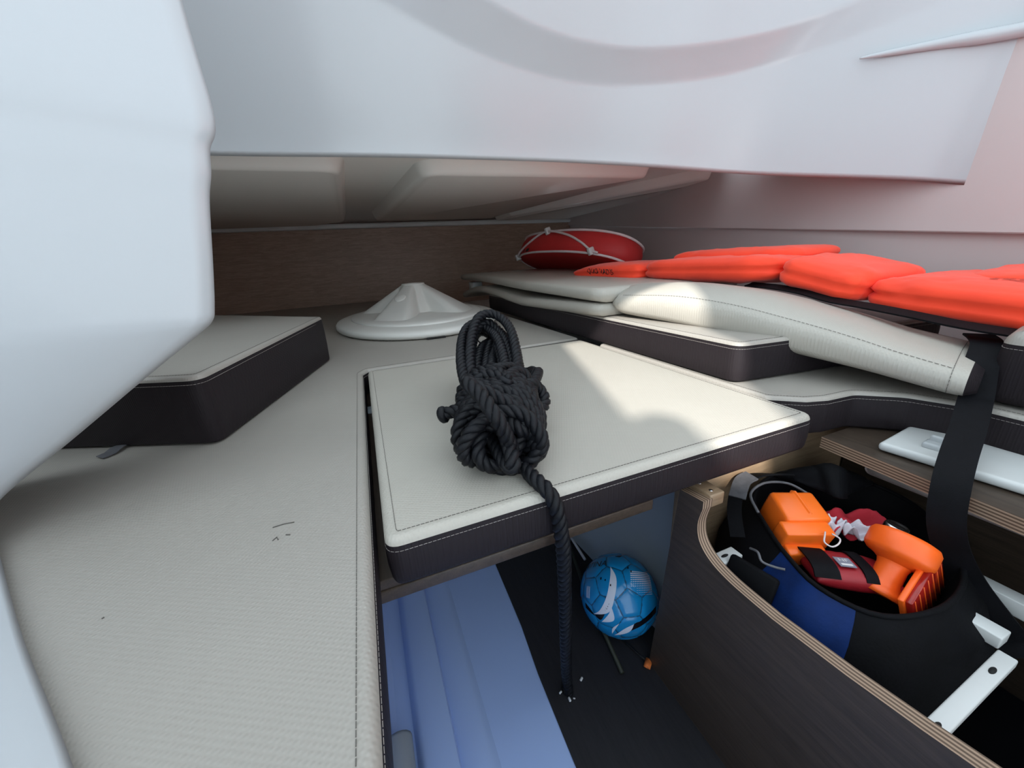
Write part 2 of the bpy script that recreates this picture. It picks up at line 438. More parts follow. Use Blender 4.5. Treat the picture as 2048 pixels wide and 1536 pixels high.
def step(p):          # hatch surround: an ellipse standing on the sloping face
    x, z = p.x-.86, p.z-1.12
    eo = math.hypot(x/1.11, z/.428); ei = math.hypot(x/.89, z/.358)
    if ei < 1: return 1.0
    if eo > 1: return 0.0
    return (1-eo)/max(1e-6, (1-eo)+(ei-1))
rows = []
back = [(.45, None), (.30, None), (.10, .040), (.05, .030), (.022, .016), (.008, .006)]   # lip roll: goes back under the ceiling
for by, bz in back:
    rows.append([Vector((a.x+(.25*by if a.x > 1 else 0), a.y+by, a.z+bz if bz is not None else .578)) for a in lipc])
NV = 70
for j in range(NV+1):
    t = j/NV; R = []
    for a, b in zip(lipc, topc):
        p = a.lerp(b, t); p.z += .02*math.sin(PI*t)-(.012*math.exp(-t*30)); nrm = Vector((0, .93, .36))
        R.append(p-nrm*.026*step(p))
    rows.append(R)
rows.append([Vector((p.x, p.y+.03, p.z+.03)) for p in topc]); rows.append([Vector((p.x, p.y+.35, p.z+.05)) for p in topc])
V = [p for R in rows for p in R]; F = []
for i in range(len(rows)-1):
    for k in range(n-1): F.append([i*n+k, i*n+k+1, (i+1)*n+k+1, (i+1)*n+k])
obj_face = struct(obj('ceiling_front', V, F, 'gelcoat'), 'glossy white moulded ceiling face with stepped hatch surround')
# ledge on the upper right of the face
V, F = tube_vf(catmull([(1.235, .72, .664), (1.262, .68, .660), (1.300, .60, .648), (1.322, .53, .634), (1.332, .484, .625), (1.336, .43, .615), (1.334, .38, .606)], 6), lambda t: .002+.011*min(1, t*2.2), 12)
struct(obj('trim_2', V, F, 'gelcoat'), 'rounded white ledge at the upper right of the ceiling')

# unseen hardtop slab added to block the sun, its opening shaping the sun patch
SUN_HOLE = [(x-.737, y-1.052) for x, y in [(.112, -.19), (-.303, -.21), (-.487, -.768), (-.45, -.762), (-.425, -.779), (-.418, -.816), (-.436, -.852), (-.45, -.93), (-.41, -.99), (-.317, -.985), (-.27, -.849), (-.199, -.745), (-.14, -.65), (-.072, -.483)]]  # opening traced back along the sun from the lit patch, notch included
bm = bmesh.new()
out = [bm.verts.new((x, y, 1.9)) for x, y in ((-3.3, -.05), (.75, -.05), (.75, -1.85), (-.5, -1.85), (-.5, -3.0), (-3.3, -3.0))]  # aft corner left off to let sun onto the unseen vest panel
inn = [bm.verts.new((x, y, 1.9)) for x, y in SUN_HOLE]
ed = [bm.edges.new((L[i], L[(i+1) % len(L)])) for L in (out, inn) for i in range(len(L))]
bmesh.ops.triangle_fill(bm, use_beauty=True, use_dissolve=False, edges=ed)
ex = bmesh.ops.extrude_face_region(bm, geom=list(bm.faces))
for v in ex['geom']:
    if isinstance(v, bmesh.types.BMVert): v.co.z += .03
bmesh.ops.recalc_face_normals(bm, faces=bm.faces)
me = bpy.data.meshes.new('sun_blocker'); bm.to_mesh(me); bm.free(); me.materials.append(MATS['bounce_white'])
rf = bpy.data.objects.new('sun_blocker', me); COL.objects.link(rf); struct(rf, 'added unseen white slab blocking the sun, with an opening that shapes the sun patch')
# unseen white slab added behind the camera to bounce light up and forward
struct(box('floor_bounce', (-.2, -2.9, -.56), (6.0, 5.5, .04), 'bounce_white', None, None, .004), 'added unseen white floor behind the viewer that bounces light into the cabin')

# moulded partition on the left: rolled edge, sheet running off to the left
EDGE = [(-.098, .50, 1.02), (-.102, .50, .70), (-.104, .50, .487), (-.103, .50, .40), (-.114, .50, .372), (-.119, .50, .35), (-.127, .50, .325), (-.140, .50, .265), (-.150, .50, .222), (-.156, .50, .206), (-.172, .50, .193), (-.226, .50, .156), (-.31, .50, .097), (-.372, .496, .054), (-.392, .492, .028), (-.379, .473, .010), (-.313, .379, .008), (-.264, .311, .008), (-.185, .206, .008), (-.11, .10, .008), (-.05, .02, .008)]
OUTR = [(-1.5, .35, 1.02), (-1.5, .35, .75), (-1.5, .35, .6), (-1.5, .35, .52), (-1.5, .35, .49), (-1.5, .35, .45), (-1.5, .35, .40), (-1.5, .35, .34), (-1.5, .35, .29), (-1.5, .35, .25), (-1.5, .35, .20), (-1.5, .34, .14), (-1.5, .30, .10), (-1.5, .22, .10), (-1.45, .12, .12), (-1.3, .0, .17), (-1.2, -.1, .25), (-1.1, -.2, .30), (-1.0, -.3, .35), (-.9, -.4, .4), (-.8, -.5, .4)]
ec = catmull(EDGE, 8); oc = catmull(OUTR, 8); m = len(ec); rows = []
inw = []
for i in range(m):
    t = (ec[min(i+1, m-1)]-ec[max(i-1, 0)]).normalized(); d = (oc[i]-ec[i]).normalized(); d = (d-t*d.dot(t)).normalized(); inw.append(d)
for bk, dn in ((.20, .030), (.10, .020), (.05, .012), (.022, .004), (.007, .0), (.0, .005)):
    R = []
    for i in range(m):
        k = min(1, max(0, (ec[i].z-.008)/.05)); ba = Vector((-.7, .5, -.15)).lerp(Vector((-.34, 1, -.12)), k).normalized()
        R.append(ec[i]+ba*bk*(1 if k > .5 else .3)+inw[i]*dn)
    rows.append(R)
for t in (.012, .03, .07, .14, .25, .4, .6, .8, 1.0):
    rows.append([ec[i].lerp(oc[i], t)+Vector((0, -.030*math.sin(PI*min(1, t*2.5))*(1 if t < .4 else 0), 0)) for i in range(m)])
V = [p for R in rows for p in R]; F = []
for i in range(len(rows)-1):
    for k in range(m-1): F.append([i*m+k, i*m+k+1, (i+1)*m+k+1, (i+1)*m+k])
struct(obj('wall_left', V, F, 'gelcoat'), 'smooth white moulded partition curving over the left of the berth')

# floor: white moulding with ridges, dark sole board, under-berth walls
prof = [(-.10, -.10), (-.085, -.42), (-.078, -.478), (-.070, -.485), (-.045, -.485), (-.038, -.470), (-.030, -.464), (.008, -.464), (.015, -.468), (.018, -.482), (.024, -.478), (.060, -.474), (.068, -.479), (.074, -.485), (.30, -.489)]
ys = [-.6, .3, .5, .7, .82]
V = [Vector((x, y, z)) for x, z in prof for y in ys]; F = []
for i in range(len(prof)-1):
    for k in range(len(ys)-1): F.append([i*5+k, i*5+k+1, i*5+k+6, i*5+k+5])
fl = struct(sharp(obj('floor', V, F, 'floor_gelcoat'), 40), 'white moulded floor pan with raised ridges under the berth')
V, F = box_vf((.3, .86, -.28), (1.2, .04, .45), None, .003, 1)
struct(obj('wall_under_berth', V, F, 'hull_grey'), 'grey bulkhead under the far edge of the insert')
# flared hull side behind the football
V = []; F = []
pr = [(.425, -.49), (.432, -.478), (.468, -.40), (.52, -.27), (.60, -.06)]
for x, z in pr:
    for y, dx in ((.405, .012), (.6, .0), (.86, -.02)): V.append(Vector((x+dx, y, z)))
for i in range(len(pr)-1):
    for k in range(2): F.append([i*3+k, i*3+k+1, i*3+k+4, i*3+k+3])
struct(obj('wall_hull_side', V, F, 'hull_grey'), 'blue grey hull side behind the blue football')
# dark sole board
sb = [(.188, -.6), (.178, .31), (.183, .45), (.192, .55), (.198, .74), (.46, .80), (.46, -.6)]
V = [Vector((x, y, -.484)) for x, y in sb]+[Vector((x, y, -.500)) for x, y in sb]; k = len(sb)
F = [list(range(k)), [k+i for i in range(k)][::-1]]+[[i, i+k, (i+1) % k+k, (i+1) % k] for i in range(k)]
struct(sharp(obj('floor_board', V, F, 'floor_dark'), 30), 'dark wooden sole board with a rope hole')
# berth platforms (white moulded boxes that carry the cushions)
struct(box('berth_platform', (-.70, 1.6, -.10), (1.28, 3.2, .055), 'gelcoat_matt', None, None, .006), 'white berth platform under the left cushions')
struct(box('berth_platform_far', (.35, 2.04, -.10), (.9, 2.32, .055), 'gelcoat_matt', None, None, .006), 'white berth platform under the far cushions')

struct(box('berth_platform_right', (1.05, 1.83, -.105), (.98, 2.70, .06), 'gelcoat_matt', None, None, .006), 'white berth platform under the right hand cushions')
struct(box('hull_bottom', (.2, 1.3, -.60), (3.4, 4.2, .04), 'hull_grey', None, None, .006), 'grey hull bottom below everything')
# ------------------------------------------------------------------ BERTH CUSHIONS
cushion('berth_cushion', 'long beige berth cushion in front of the white partition, running along the left', 'cushion',
        [(-.034, -.5), (-.034, .985), (-.02, 1.01), (.318, 1.01), (.34, 1.33), (.40, 3.17), (-1.22, 3.17), (-1.22, -.5)], -.068, 0, [.02, .02, .012, .01, .03, .02, .02, .02], edge=.008)
cushion('berth_cushion', 'beige cushion piece between the coil of rope and the walnut panel, beside the table base', 'cushion',
        [(.325, 1.01), (.612, 1.01), (.605, 1.9), (.60, 3.17), (.408, 3.17), (.348, 1.33)], -.068, 0, .012, edge=.006, stitch=False)
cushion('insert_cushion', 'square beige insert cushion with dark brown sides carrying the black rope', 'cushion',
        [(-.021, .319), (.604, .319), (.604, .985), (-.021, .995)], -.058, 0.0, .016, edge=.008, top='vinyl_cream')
# plywood support board under the insert
pb_ = empty('support_board', (.29, .65, -.068)); tag(pb_, 'thin plywood board supporting the insert cushion', 'board')
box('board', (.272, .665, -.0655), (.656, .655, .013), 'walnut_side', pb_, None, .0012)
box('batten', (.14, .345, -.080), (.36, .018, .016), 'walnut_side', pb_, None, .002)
# thick block cushion on the left
bc = cushion('block_cushion', 'thick dark block cushion with beige top tucked behind the white partition', 'cushion',
        [(-.243, .652), (-.128, 1.30), (-.52, 1.74), (-.95, 1.74), (-.95, .98)], 0.002, .116, [.02, .03, .03, .03, .03],
        bottom=[(-.248, .664), (-.118, 1.19), (-.50, 1.68), (-.93, 1.68), (-.93, .98)], edge=.007)
tg = ribbon('care_tag', [(-.40, .742, .004), (-.402, .728, .005), (-.404, .712, .003), (-.412, .702, .0025)], lambda t: (1, .3, 0), .018, .0012, 'bag_grey', bc)
# right hand stack
cushion('side_cushion', 'dark sided cushion half in sunlight right of the insert', 'cushion',
        [(.622, .470), (1.15, .40), (1.2, 1.95), (.622, 1.95)], .002, .078, [.025, .03, .03, .03], edge=.006)
cushion('side_cushion', 'low dark sided cushion curving away at the right, over the white board', 'cushion',
        [(.612, .40), (.655, .362), (.69, .350), (.75, .345), (.80, .30), (.822, .24), (.815, .10), (.80, -.45), (1.22, -.45), (1.25, .9), (.612, .9)], -.066, 0.0, [.012, .01, .02, .03, .04, .04, .04, .03, .03, .03, .012], edge=.006, fan=False)
# two thin folded boards (backrest pads)
def slat(name, label, z_far, z_near, th, x0, x1, yfar, ynear, bend):
    root = empty(name, ((x0+x1)/2, (yfar+ynear)/2, min(z_far, z_near))); tag(root, label, 'cushion')
    po = round_poly([(0, 0), (1, 0), (1, 1), (0, 1)], .0); V, F = [], []
    N = 24; sec = [(0, .0), (.012, -.0), (.5, 0), (1, 0)]
    cs = []
    for a in range(7): 
        t = PI/2+PI*a/6*1.0; cs.append((math.cos(t)*.5*th+.5*th, math.sin(t)*.5*th+.5*th))
    prof = cs+[(x1-x0-.01, 0), (x1-x0, th*.5), (x1-x0-.01, th)]
    m = len(prof)
    for i in range(N+1):
        t = i/N; y = yfar+(ynear-yfar)*t; z = z_far+(z_near-z_far)*t+bend*math.sin(PI*min(1, t*1.6))*(1-t)
        e = min(t, 1-t)*N; sh = 1 if e >= 1 else .90+.10*e
        for px, pz in prof: V.append(Vector((x0+px+(1-sh)*.01, y, z+th*.5+(pz-th*.5)*sh)))
    for i in range(N):
        for k in range(m): F.append([i*m+k, i*m+(k+1) % m, (i+1)*m+(k+1) % m, (i+1)*m+k])
    F += [list(range(m))[::-1], [N*m+k for k in range(m)]]
    obj('pad', V, F, 'vinyl_cream', root)
    return root
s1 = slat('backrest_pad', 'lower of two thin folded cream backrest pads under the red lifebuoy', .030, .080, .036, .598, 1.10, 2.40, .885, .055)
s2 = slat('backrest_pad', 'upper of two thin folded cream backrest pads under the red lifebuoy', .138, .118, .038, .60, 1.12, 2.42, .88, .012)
box('hinge_block', (.66, 2.30, .098), (.06, .10, .06), 'plastic_white', s1, None, .006)

# big bolster cushion lying over the stack
def bolster():
    F0, N0 = Vector((.632, .872, .083)), Vector((.785, .236, .008))          # front bottom corners
    B0, B1 = Vector((.87, 1.02, .083)), Vector((1.02, .30, .008))            # back bottom corners
    root = empty('bolster_cushion', (.83, .6, .03)); tag(root, 'large puffy cream bolster cushion lying under the orange life vest', 'cushion')
    NL, NC = 40, 30; rows = []
    for i in range(NL+1):
        t = i/NL; f = F0.lerp(N0, t); b = B0.lerp(B1, t); h = .076+.022*math.sin(PI*min(1, t*1.15))-.012*t
        e = min(t/.05, 1); e2 = min((1-t)/.02, 1); es = math.sqrt(max(0, 1-(1-e)**2)); es2 = .90+.10*math.sqrt(max(0, 1-(1-e2)**2)); k = es*es2
        wv = b-f; R = []
        sagm = .018*math.sin(PI*t)
        for j in range(NC):
            a = 2*PI*j/NC; ca, sa = math.cos(a), math.sin(a); ex = .55
            x = .5+.5*math.copysign(abs(ca)**ex, ca)*(-1); z = .5+.5*math.copysign(abs(sa)**(.75), sa)*(.35+.65*k)
            x = .5+(x-.5)*(.93+.07*k)
            p = f+wv*x+Vector((0, 0, z*h*(1-.18*abs(x-.45)*2)+sagm*(.3 if z < .5 else 1)))
            p += Vector((0, 0, noise.noise(Vector((p.x*6, p.y*6, 2.0)))*.004))
            R.append(p)
        rows.append(R)
    m = NC; V = [p for R in rows for p in R]; F = []
    for i in range(NL):
        for k in range(m): F.append([i*m+k, i*m+(k+1) % m, (i+1)*m+(k+1) % m, (i+1)*m+k])
    F += [list(range(m))[::-1]]
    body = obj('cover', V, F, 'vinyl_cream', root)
    # dark end panel
    R = rows[-1]; c = sum(R, Vector())/m; d = (N0-F0).normalized()
    R2 = [c+(p-c)*.985+d*.001 for p in R]; R3 = [c+(p-c)*.86+d*.012 for p in R]
    V = [p for p in R+R2+R3]; F = []
    for i in range(2):
        for k in range(m): F.append([i*m+k, i*m+(k+1) % m, (i+1)*m+(k+1) % m, (i+1)*m+k])
    F.append([2*m+k for k in range(m)])
    obj('end_panel', V, F, 'vinyl_dark', root)
    js = int(NC*.10)
    seam = [rows[i][js]+(rows[i][js]-sum(rows[i], Vector())/m).normalized()*.0012 for i in range(2, NL)]
    stuff(obj('seam_stitching', *dashes_vf(seam, .007, .005, .0007, False), 'stitch_dark', root, False))
    stuff(obj('end_stitching', *dashes_vf([rows[NL-1][k]+(rows[NL-1][k]-c).normalized()*.001 for k in range(m)], .006, .0045, .0007), 'stitch_dark', root, False))
    return body
BOL = bolster()
# dark cushion at the right border
cushion('end_cushion', 'dark brown rounded cushion with pale piping at the right border', 'cushion',
        [(.836, -.42), (.838, .232), (1.05, .27), (1.10, -.42)], .002, .114, [.02, .022, .04, .03], edge=.022)
# small scuffs on the long berth cushion
BCU = bpy.data.objects['berth_cushion']
for P in ([(-.128, .395, .0004), (-.118, .396, .0005), (-.108, .3945, .0004)], [(-.124, .372, .0004), (-.121, .376, .0005), (-.119, .371, .0004)], [(-.113, .376, .0004), (-.109, .374, .0004)], [(-.235, .33, .0004), (-.234, .331, .0004)]):
    tube('scuff_mark', P, .0006, 'stitch_dark', BCU, 6)
# ------------------------------------------------------------------ LOCKER
LK = empty('locker', (.60, .1, -.485)); tag(LK, 'dark plywood locker with a curved front edge, open at the top', 'locker')
prof = catmull([(.309, -.090), (.313, -.120), (.305, -.148), (.285, -.163), (.255, -.168), (.20, -.170)], 6)
pts = [(-.75, -.490), (.388, -.490), (.380, -.30), (.372, -.083), (.309, -.076)]+[(p[0], p[1]) for p in prof]+[(.10, -.160), (.0, -.145), (-.75, -.13)] if False else None
prof = [Vector((a, b, 0)) for a, b in [(.309, -.090), (.314, -.118), (.308, -.143), (.288, -.160), (.255, -.168), (.20, -.169)]]
cur = [(p.x, p.y) for p in catmull(prof, 6)]
pts = [(-.75, -.490), (.384, -.490), (.350, -.083), (.309, -.078)]+cur+[(.127, -.162), (.074, -.154), (.0, -.140), (-.75, -.13)]
k = len(pts); V = [Vector((.381, y, z)) for y, z in pts]+[Vector((.397, y, z)) for y, z in pts]
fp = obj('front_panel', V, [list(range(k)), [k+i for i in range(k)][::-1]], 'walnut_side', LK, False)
V2 = [Vector((.3808, y, z+.0004)) for y, z in pts[2:]]+[Vector((.3972, y, z+.0004)) for y, z in pts[2:]]; k2 = len(pts)-2
obj('plywood_edge', V2, [[i, i+1, k2+i+1, k2+i] for i in range(k2-1)], 'ply_edge_x', fp, False)
eb = box('end_block', (.408, .330, -.084), (.026, .040, .020), 'oak_wall', LK, None, .002)
for yy in (.340, .320):
    V, F = lathe_vf([(.0028, 0), (.0028, .0006)], 10, Matrix.Translation((.406, yy, -.0742))); obj('screw', V, F, 'metal', eb)
wl = box('back_panel', (.678, .396, -.26), (.500, .016, .39), 'oak_wall', LK, None, .001); wl['label'] = 'light oak back panel catching a sliver of sunlight'
# shelf on the right with visible plywood edge
SH = empty('locker_shelf', (.95, 0, -.09)); tag(SH, 'plywood shelf under the right hand cushions', 'shelf')
V = [Vector(p) for p in [(.685, .345, -.069), (1.25, .345, -.069), (1.25, -.6, -.069), (.655, -.6, -.069), (.662, .12, -.069)]]
V += [v+Vector((0, 0, -.020)) for v in V]
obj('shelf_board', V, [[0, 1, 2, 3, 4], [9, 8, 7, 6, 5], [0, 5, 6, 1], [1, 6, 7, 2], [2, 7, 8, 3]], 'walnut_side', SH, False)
obj('plywood_edge', [V[0], V[4], V[3], V[5], V[9], V[8]], [[0, 1, 4, 3], [1, 2, 5, 4]], 'ply_edge_z', SH, False)
box('support_rail', (.80, -.10, -.115), (.03, .8, .05), 'walnut_side', SH, None, .002)
# locker interior: sole and outer side
struct(box('locker_floor', (.80, -.10, -.470), (.80, .98, .03), 'locker_dark', None, None, .002), 'dark carpeted locker bottom')
struct(box('wall_locker_outer', (.86, -.10, -.27), (.02, .97, .37), 'walnut_side', None, None, .002), 'dark wooden outer side of the locker')
def batten(label, c, s, rz=0, holes=()):
    R = Matrix.Rotation(rz, 3, 'Z')
    r = box('batten', c, s, 'plastic_white', LK, R, .0016); r['label'] = label
    for hx in holes:
        p = Vector(c)+R @ Vector((hx, 0, s[2]/2+.0002))
        V, F = lathe_vf([(.0044, 0), (.0044, .0003)], 14, Matrix.Translation(p) @ R.to_4x4(), 1.5, .55); obj('screw_hole', V, F, 'dark_hole', r)
batten('long white batten with two holes', (.488, .0765, -.190), (.180, .0145, .010), .03, (-.062, .052))
batten('short white batten with one hole', (.606, .112, -.192), (.046, .022, .016), PI/2, (.014,))
batten('white batten half hidden by the bag', (.43, .303, -.189), (.050, .020, .010), .0, (.0,))
batten('white batten on the outer side', (.690, .05, -.196), (.22, .022, .022), PI/2)
# pale plank in the dark behind the bag, pale pipe at the bottom right
tag(box('dark_plank', (.845, .21, -.150), (.012, .26, .060), 'hull_wall', None, Matrix.Rotation(.35, 3, 'Y'), .012, 4), 'grey rounded plank in the shade behind the bag', 'plank')
tag(tube('grey_pipe', [(.52, .035, -.33), (.60, .01, -.34), (.72, -.02, -.35)], .022, 'pipe_grey', None, 14), 'grey pipe in the dark at the lower right corner', 'pipe')
# white board with a clip on the shelf
WB = empty('white_board', (.80, .1, -.068)); tag(WB, 'white plastic board lying on the plywood shelf under the cushion', 'board')
V, F = box_vf((.82, .045, -.0605), (.185, .49, .014), Matrix.Rotation(.10, 3, 'Z'), .006, 4)
obj('board', V, F, 'plastic_white', WB)
cl = obj('clip', *box_vf((.748, .236, -.050), (.022, .020, .010), Matrix.Rotation(.1, 3, 'Z'), .003, 2), 'clear_plastic', WB)
obj('clip_tab', *box_vf((.756, .236, -.043), (.008, .016, .012), Matrix.Rotation(.1, 3, 'Z'), .003, 2), 'clear_plastic', cl)

# ------------------------------------------------------------------ TABLE BASE
TB = empty('table_base', (.222, 1.80, .0)); tag(TB, 'white oval plastic table base with ribbed cone standing on the berth', 'table base')
MB_ = Matrix.Translation((.222, 1.80, .001))
fl_prof = [(.94, 0), (.985, .003), (1.0, .010), (1.0, .020), (.985, .027), (.95, .031), (.86, .035), (.815, .0365)]
obj('flange', *lathe_vf([(r, z) for r, z in fl_prof], 96, MB_ @ Matrix.Diagonal((.352, .50, 1, 1))), 'base_white', TB)
dp = [(.812, .030), (.812, .040), (.80, .044), (.70, .047), (.5, .050), (.3, .052), (.01, .053)]
obj('disc', *lathe_vf(dp, 96, MB_ @ Matrix.Diagonal((.352, .50, 1, 1))), 'base_white', TB)
V, F = [], []; NR, NA = 26, 144; Hc = .165
for i in range(NR+1):
    t = i/NR; z = .045+(Hc-.045)*t
    for k in range(NA):
        a = 2*PI*k/NA
        q = abs(math.cos(2*(a+.62))); q = min(1, max(0, (q-.38)/.52)); lob = q*q*(3-2*q)          # four ribs
        rr = .056+((.225*lob+.070*(1-lob)))*(1-t)
        V.append(MB_ @ Vector((rr*math.cos(a)*.92, rr*math.sin(a)*1.15, z)))
for i in range(NR):
    for k in range(NA): F.append([i*NA+k, i*NA+(k+1) % NA, (i+1)*NA+(k+1) % NA, (i+1)*NA+k])
obj('cone', V, F, 'base_white', TB)
obj('socket_ring', *lathe_vf([(.054, Hc-.004), (.056, Hc+.001), (.054, Hc+.005), (.042, Hc+.005), (.039, Hc+.001), (.037, Hc-.04), (.002, Hc-.04)], 40, MB_ @ Matrix.Diagonal((.92, 1.15, 1, 1))), 'base_white', TB)
a = 2*PI*.75-.62+PI/2*0; a = -PI/2-.62+PI/2*0
ang = [-.62+PI/2*q for q in range(4)]
a = min(ang, key=lambda q: math.sin(q)*1.0+.2*abs(math.cos(q)))
t = .62; rr = .056+.225*(1-t)+.001; pz = .045+(Hc-.045)*t
nrm = Vector((math.cos(a)*(Hc-.045), math.sin(a)*(Hc-.045), .19)).normalized()
obj('plug', *lathe_vf([(.024, -.004), (.024, .003), (.021, .0045), (.001, .0045)], 28, axis_m(MB_ @ Vector((rr*math.cos(a)*.92, rr*math.sin(a)*1.15, pz)), nrm)), 'base_white', TB)
box('vent_slot', (.215, 1.305, .003), (.065, .012, .006), 'dark_hole', TB, None, .001)

# ------------------------------------------------------------------ ROPE
RP = empty('rope', (.15, .45, 0)); tag(RP, 'black twisted rope bundled on the insert cushion, its end hanging to the floor', 'rope')
RR = .0090
def rope_vf(P, R=RR, pitch=.036):
    step_ = .0034; Q = resample(P, step_); fr = frames(Q); out = []
    s = 0; ph = []
    for i in range(len(Q)):
        if i: s += (Q[i]-Q[i-1]).length
        ph.append(2*PI*s/pitch)
    for j in range(3):
        C = [q+(u*math.cos(p+j*2*PI/3)+w*math.sin(p+j*2*PI/3))*R*.50 for q, (t, u, w), p in zip(Q, fr, ph)]
        out.append(tube_vf(C, R*.56, 7))
    return merge(*out)
C0 = Vector((.147, .455, .052)); U = (Vector((.243, .745, .088))-C0); LU = U.length; U.normalize(); Vv = U.cross(Vector((0, 0, 1))).normalized(); Wv = Vv.cross(U)
def loc(u, v, w):
    p = C0+U*u+Vv*v+Wv*w; p.z = max(p.z, RR*1.02); return p
rnd = random.Random(4)
path = []
NLp = 11
for i in range(NLp):                # long loops reaching towards the table base
    phi = (i-(NLp-1)/2)*.16+rnd.uniform(-.1, .1)
    off = (i-(NLp-1)/2)/(NLp-1)*.092+.006; hw_ = .031+rnd.uniform(-.008, .010); tip = LU*(1.0-.10*abs(i-3)/4)+rnd.uniform(-.012, .012)
    hz = .048-.075*abs(i-3.2)/4+rnd.uniform(-.012, .012)
    for u, s, z in ((-.035, -.7, -.1), (.04, -.75, .0), (.13, -1.0, .25), (.22, -.95, .7), (.93, -.62, 1.0), (1.0, 0, 1.1), (.94, .62, 1.0), (.22, .95, .75), (.13, 1.0, .3), (.04, .7, .05), (-.035, .6, -.1)):
        uu = u if u < .3 else u*tip
        path.append(loc(uu, off*(.4+.6*max(0, uu)/LU)+s*hw_*.95*(1 if i % 2 else 1.15), hz*z+.006*rnd.uniform(-1, 1)+(.02*math.sin(i*2.1))*(.3+max(0, uu)/LU)))
for j in range(18):                 # wraps that make the ball
    t = j/17; uc = (-.070, -.062, -.050, -.030)[j] if j < 4 else .055-.115*((j-4)/13)+rnd.uniform(-.004, .004)
    r1 = (.012, .022, .030, .034)[j] if j < 4 else .036+.012*math.sin(PI*min(1, .15+(j-4)/13*.75))
    tilt = (-.034, .030, -.012)[j % 3]+rnd.uniform(-.008, .008); tilt2 = rnd.uniform(-.022, .022)
    for q in range(9):
        a = PI/2+2*PI*q/9.0
        rv, rw = r1*1.08+.003*(j % 2), r1*.86+.003*(j % 2)
        path.append(loc(uc+tilt*math.cos(a)+tilt2*math.sin(a), rv*math.cos(a), rw*math.sin(a)-.004))
# strand over the front, half hitch, tail over the edge and down to the floor
for p in [(.100, .415, .112), (.106, .383, .104), (.111, .362, .090), (.120, .360, .070), (.132, .370, .040), (.140, .385, .020), (.149, .402, .012), (.163, .405, .020), (.168, .402, .034), (.158, .392, .042), (.145, .380, .036), (.136, .381, .022), (.134, .390, .011), (.140, .392, .0105), (.146, .375, .0105), (.146, .350, .0105), (.148, .330, .0100), (.152, .316, .006), (.156, .3085, -.006), (.159, .3065, -.022), (.162, .307, -.045), (.168, .313, -.085), (.183, .340, -.190), (.199, .370, -.331), (.212, .393, -.43), (.219, .40, -.487)]:
    path.append(Vector(p))
obj('coil', *rope_vf(catmull(path, 7)), 'rope_black', RP)
tailp = catmull([loc(.0, .02, .045), loc(.01, -.03, .03), Vector((.112, .452, .064)), Vector((.095, .460, .060)), Vector((.085, .465, .0605)), Vector((.074, .470, .056))], 8)
obj('cut_end', *rope_vf(tailp), 'rope_black', RP)
obj('whipping', *lathe_vf([(.002, -.004), (.009, -.004), (.0118, -.001), (.0118, .004), (.009, .007), (.002, .0075)], 14, axis_m((.075, .4696, .0565), (-.8, .4, -.3))), 'rope_black', RP)
# a stray loop standing out on the right of the bundle
stray = catmull([loc(.02, .03, .02), loc(.045, .052, .016), loc(.052, .066, .0), loc(.036, .070, -.010), loc(.015, .060, -.012), loc(.0, .04, 0)], 8)
obj('stray_loop', *rope_vf(stray), 'rope_black', RP)
# frayed white chips around the hole in the floor board
for i, (x, y, sz) in enumerate([(.205, .404, .006), (.214, .388, .007), (.222, .386, .004), (.250, .408, .007)]):
    V, F = box_vf((x, y, -.4815), (sz, sz*.5, sz*.5), Matrix.Rotation(i*1.1+.4, 3, 'Z') @ Matrix.Rotation(.5, 3, 'X'), .0006, 1)
    tag(obj('paint_chip', V, F, 'scrap_white'), ['small white chip left of the rope end on the dark floor', 'largest white chip in front of the rope end', 'tiny white chip touching the rope end', 'white splinter right of the rope end on the dark floor'][i], 'chip', 'white chips on the dark floor')

# ------------------------------------------------------------------ FOOTBALL
BR = .0765; BC = Vector((.3785, .4750, -.484+BR))
FB = empty('football', (BC.x, BC.y, -.484)); tag(FB, 'small light blue football with white and black swooshes beside the locker', 'ball')
def trunc_ico():
    g = (1+5**.5)/2; I = [Vector(p).normalized() for p in ((0, 1, g), (0, -1, g), (0, 1, -g), (0, -1, -g), (1, g, 0), (-1, g, 0), (1, -g, 0), (-1, -g, 0), (g, 0, 1), (-g, 0, 1), (g, 0, -1), (-g, 0, -1))]
    el = min((I[0]-q).length for q in I[1:])
    nb = {i: [j for j in range(12) if j != i and (I[i]-I[j]).length < el*1.1] for i in range(12)}
    faces = []
    for i in range(12):
        P = [I[i].lerp(I[j], 1/3) for j in nb[i]]; faces.append((I[i], P))
    for i in range(12):
        for j in nb[i]:
            for k in nb[i]:
                if i < j < k and k in nb[j]:
                    P = []
                    for a, b in ((i, j), (j, i), (j, k), (k, j), (k, i), (i, k)): P.append(I[a].lerp(I[b], 1/3))
                    faces.append(((I[i]+I[j]+I[k]).normalized(), P))
    return faces
view = (Vector((0, 0, .25))-BC).normalized()
bx_ = Vector((0, 0, 1)).cross(view).normalized(); by_ = view.cross(bx_)       # ball's own print axes (x right, y up, view out)
Rb = Matrix((bx_, by_, view)).transposed()
spin = Rb @ Matrix.Rotation(.35, 3, 'Z') @ Matrix.Rotation(-.30, 3, 'X') @ Matrix.Rotation(.25, 3, 'Y')
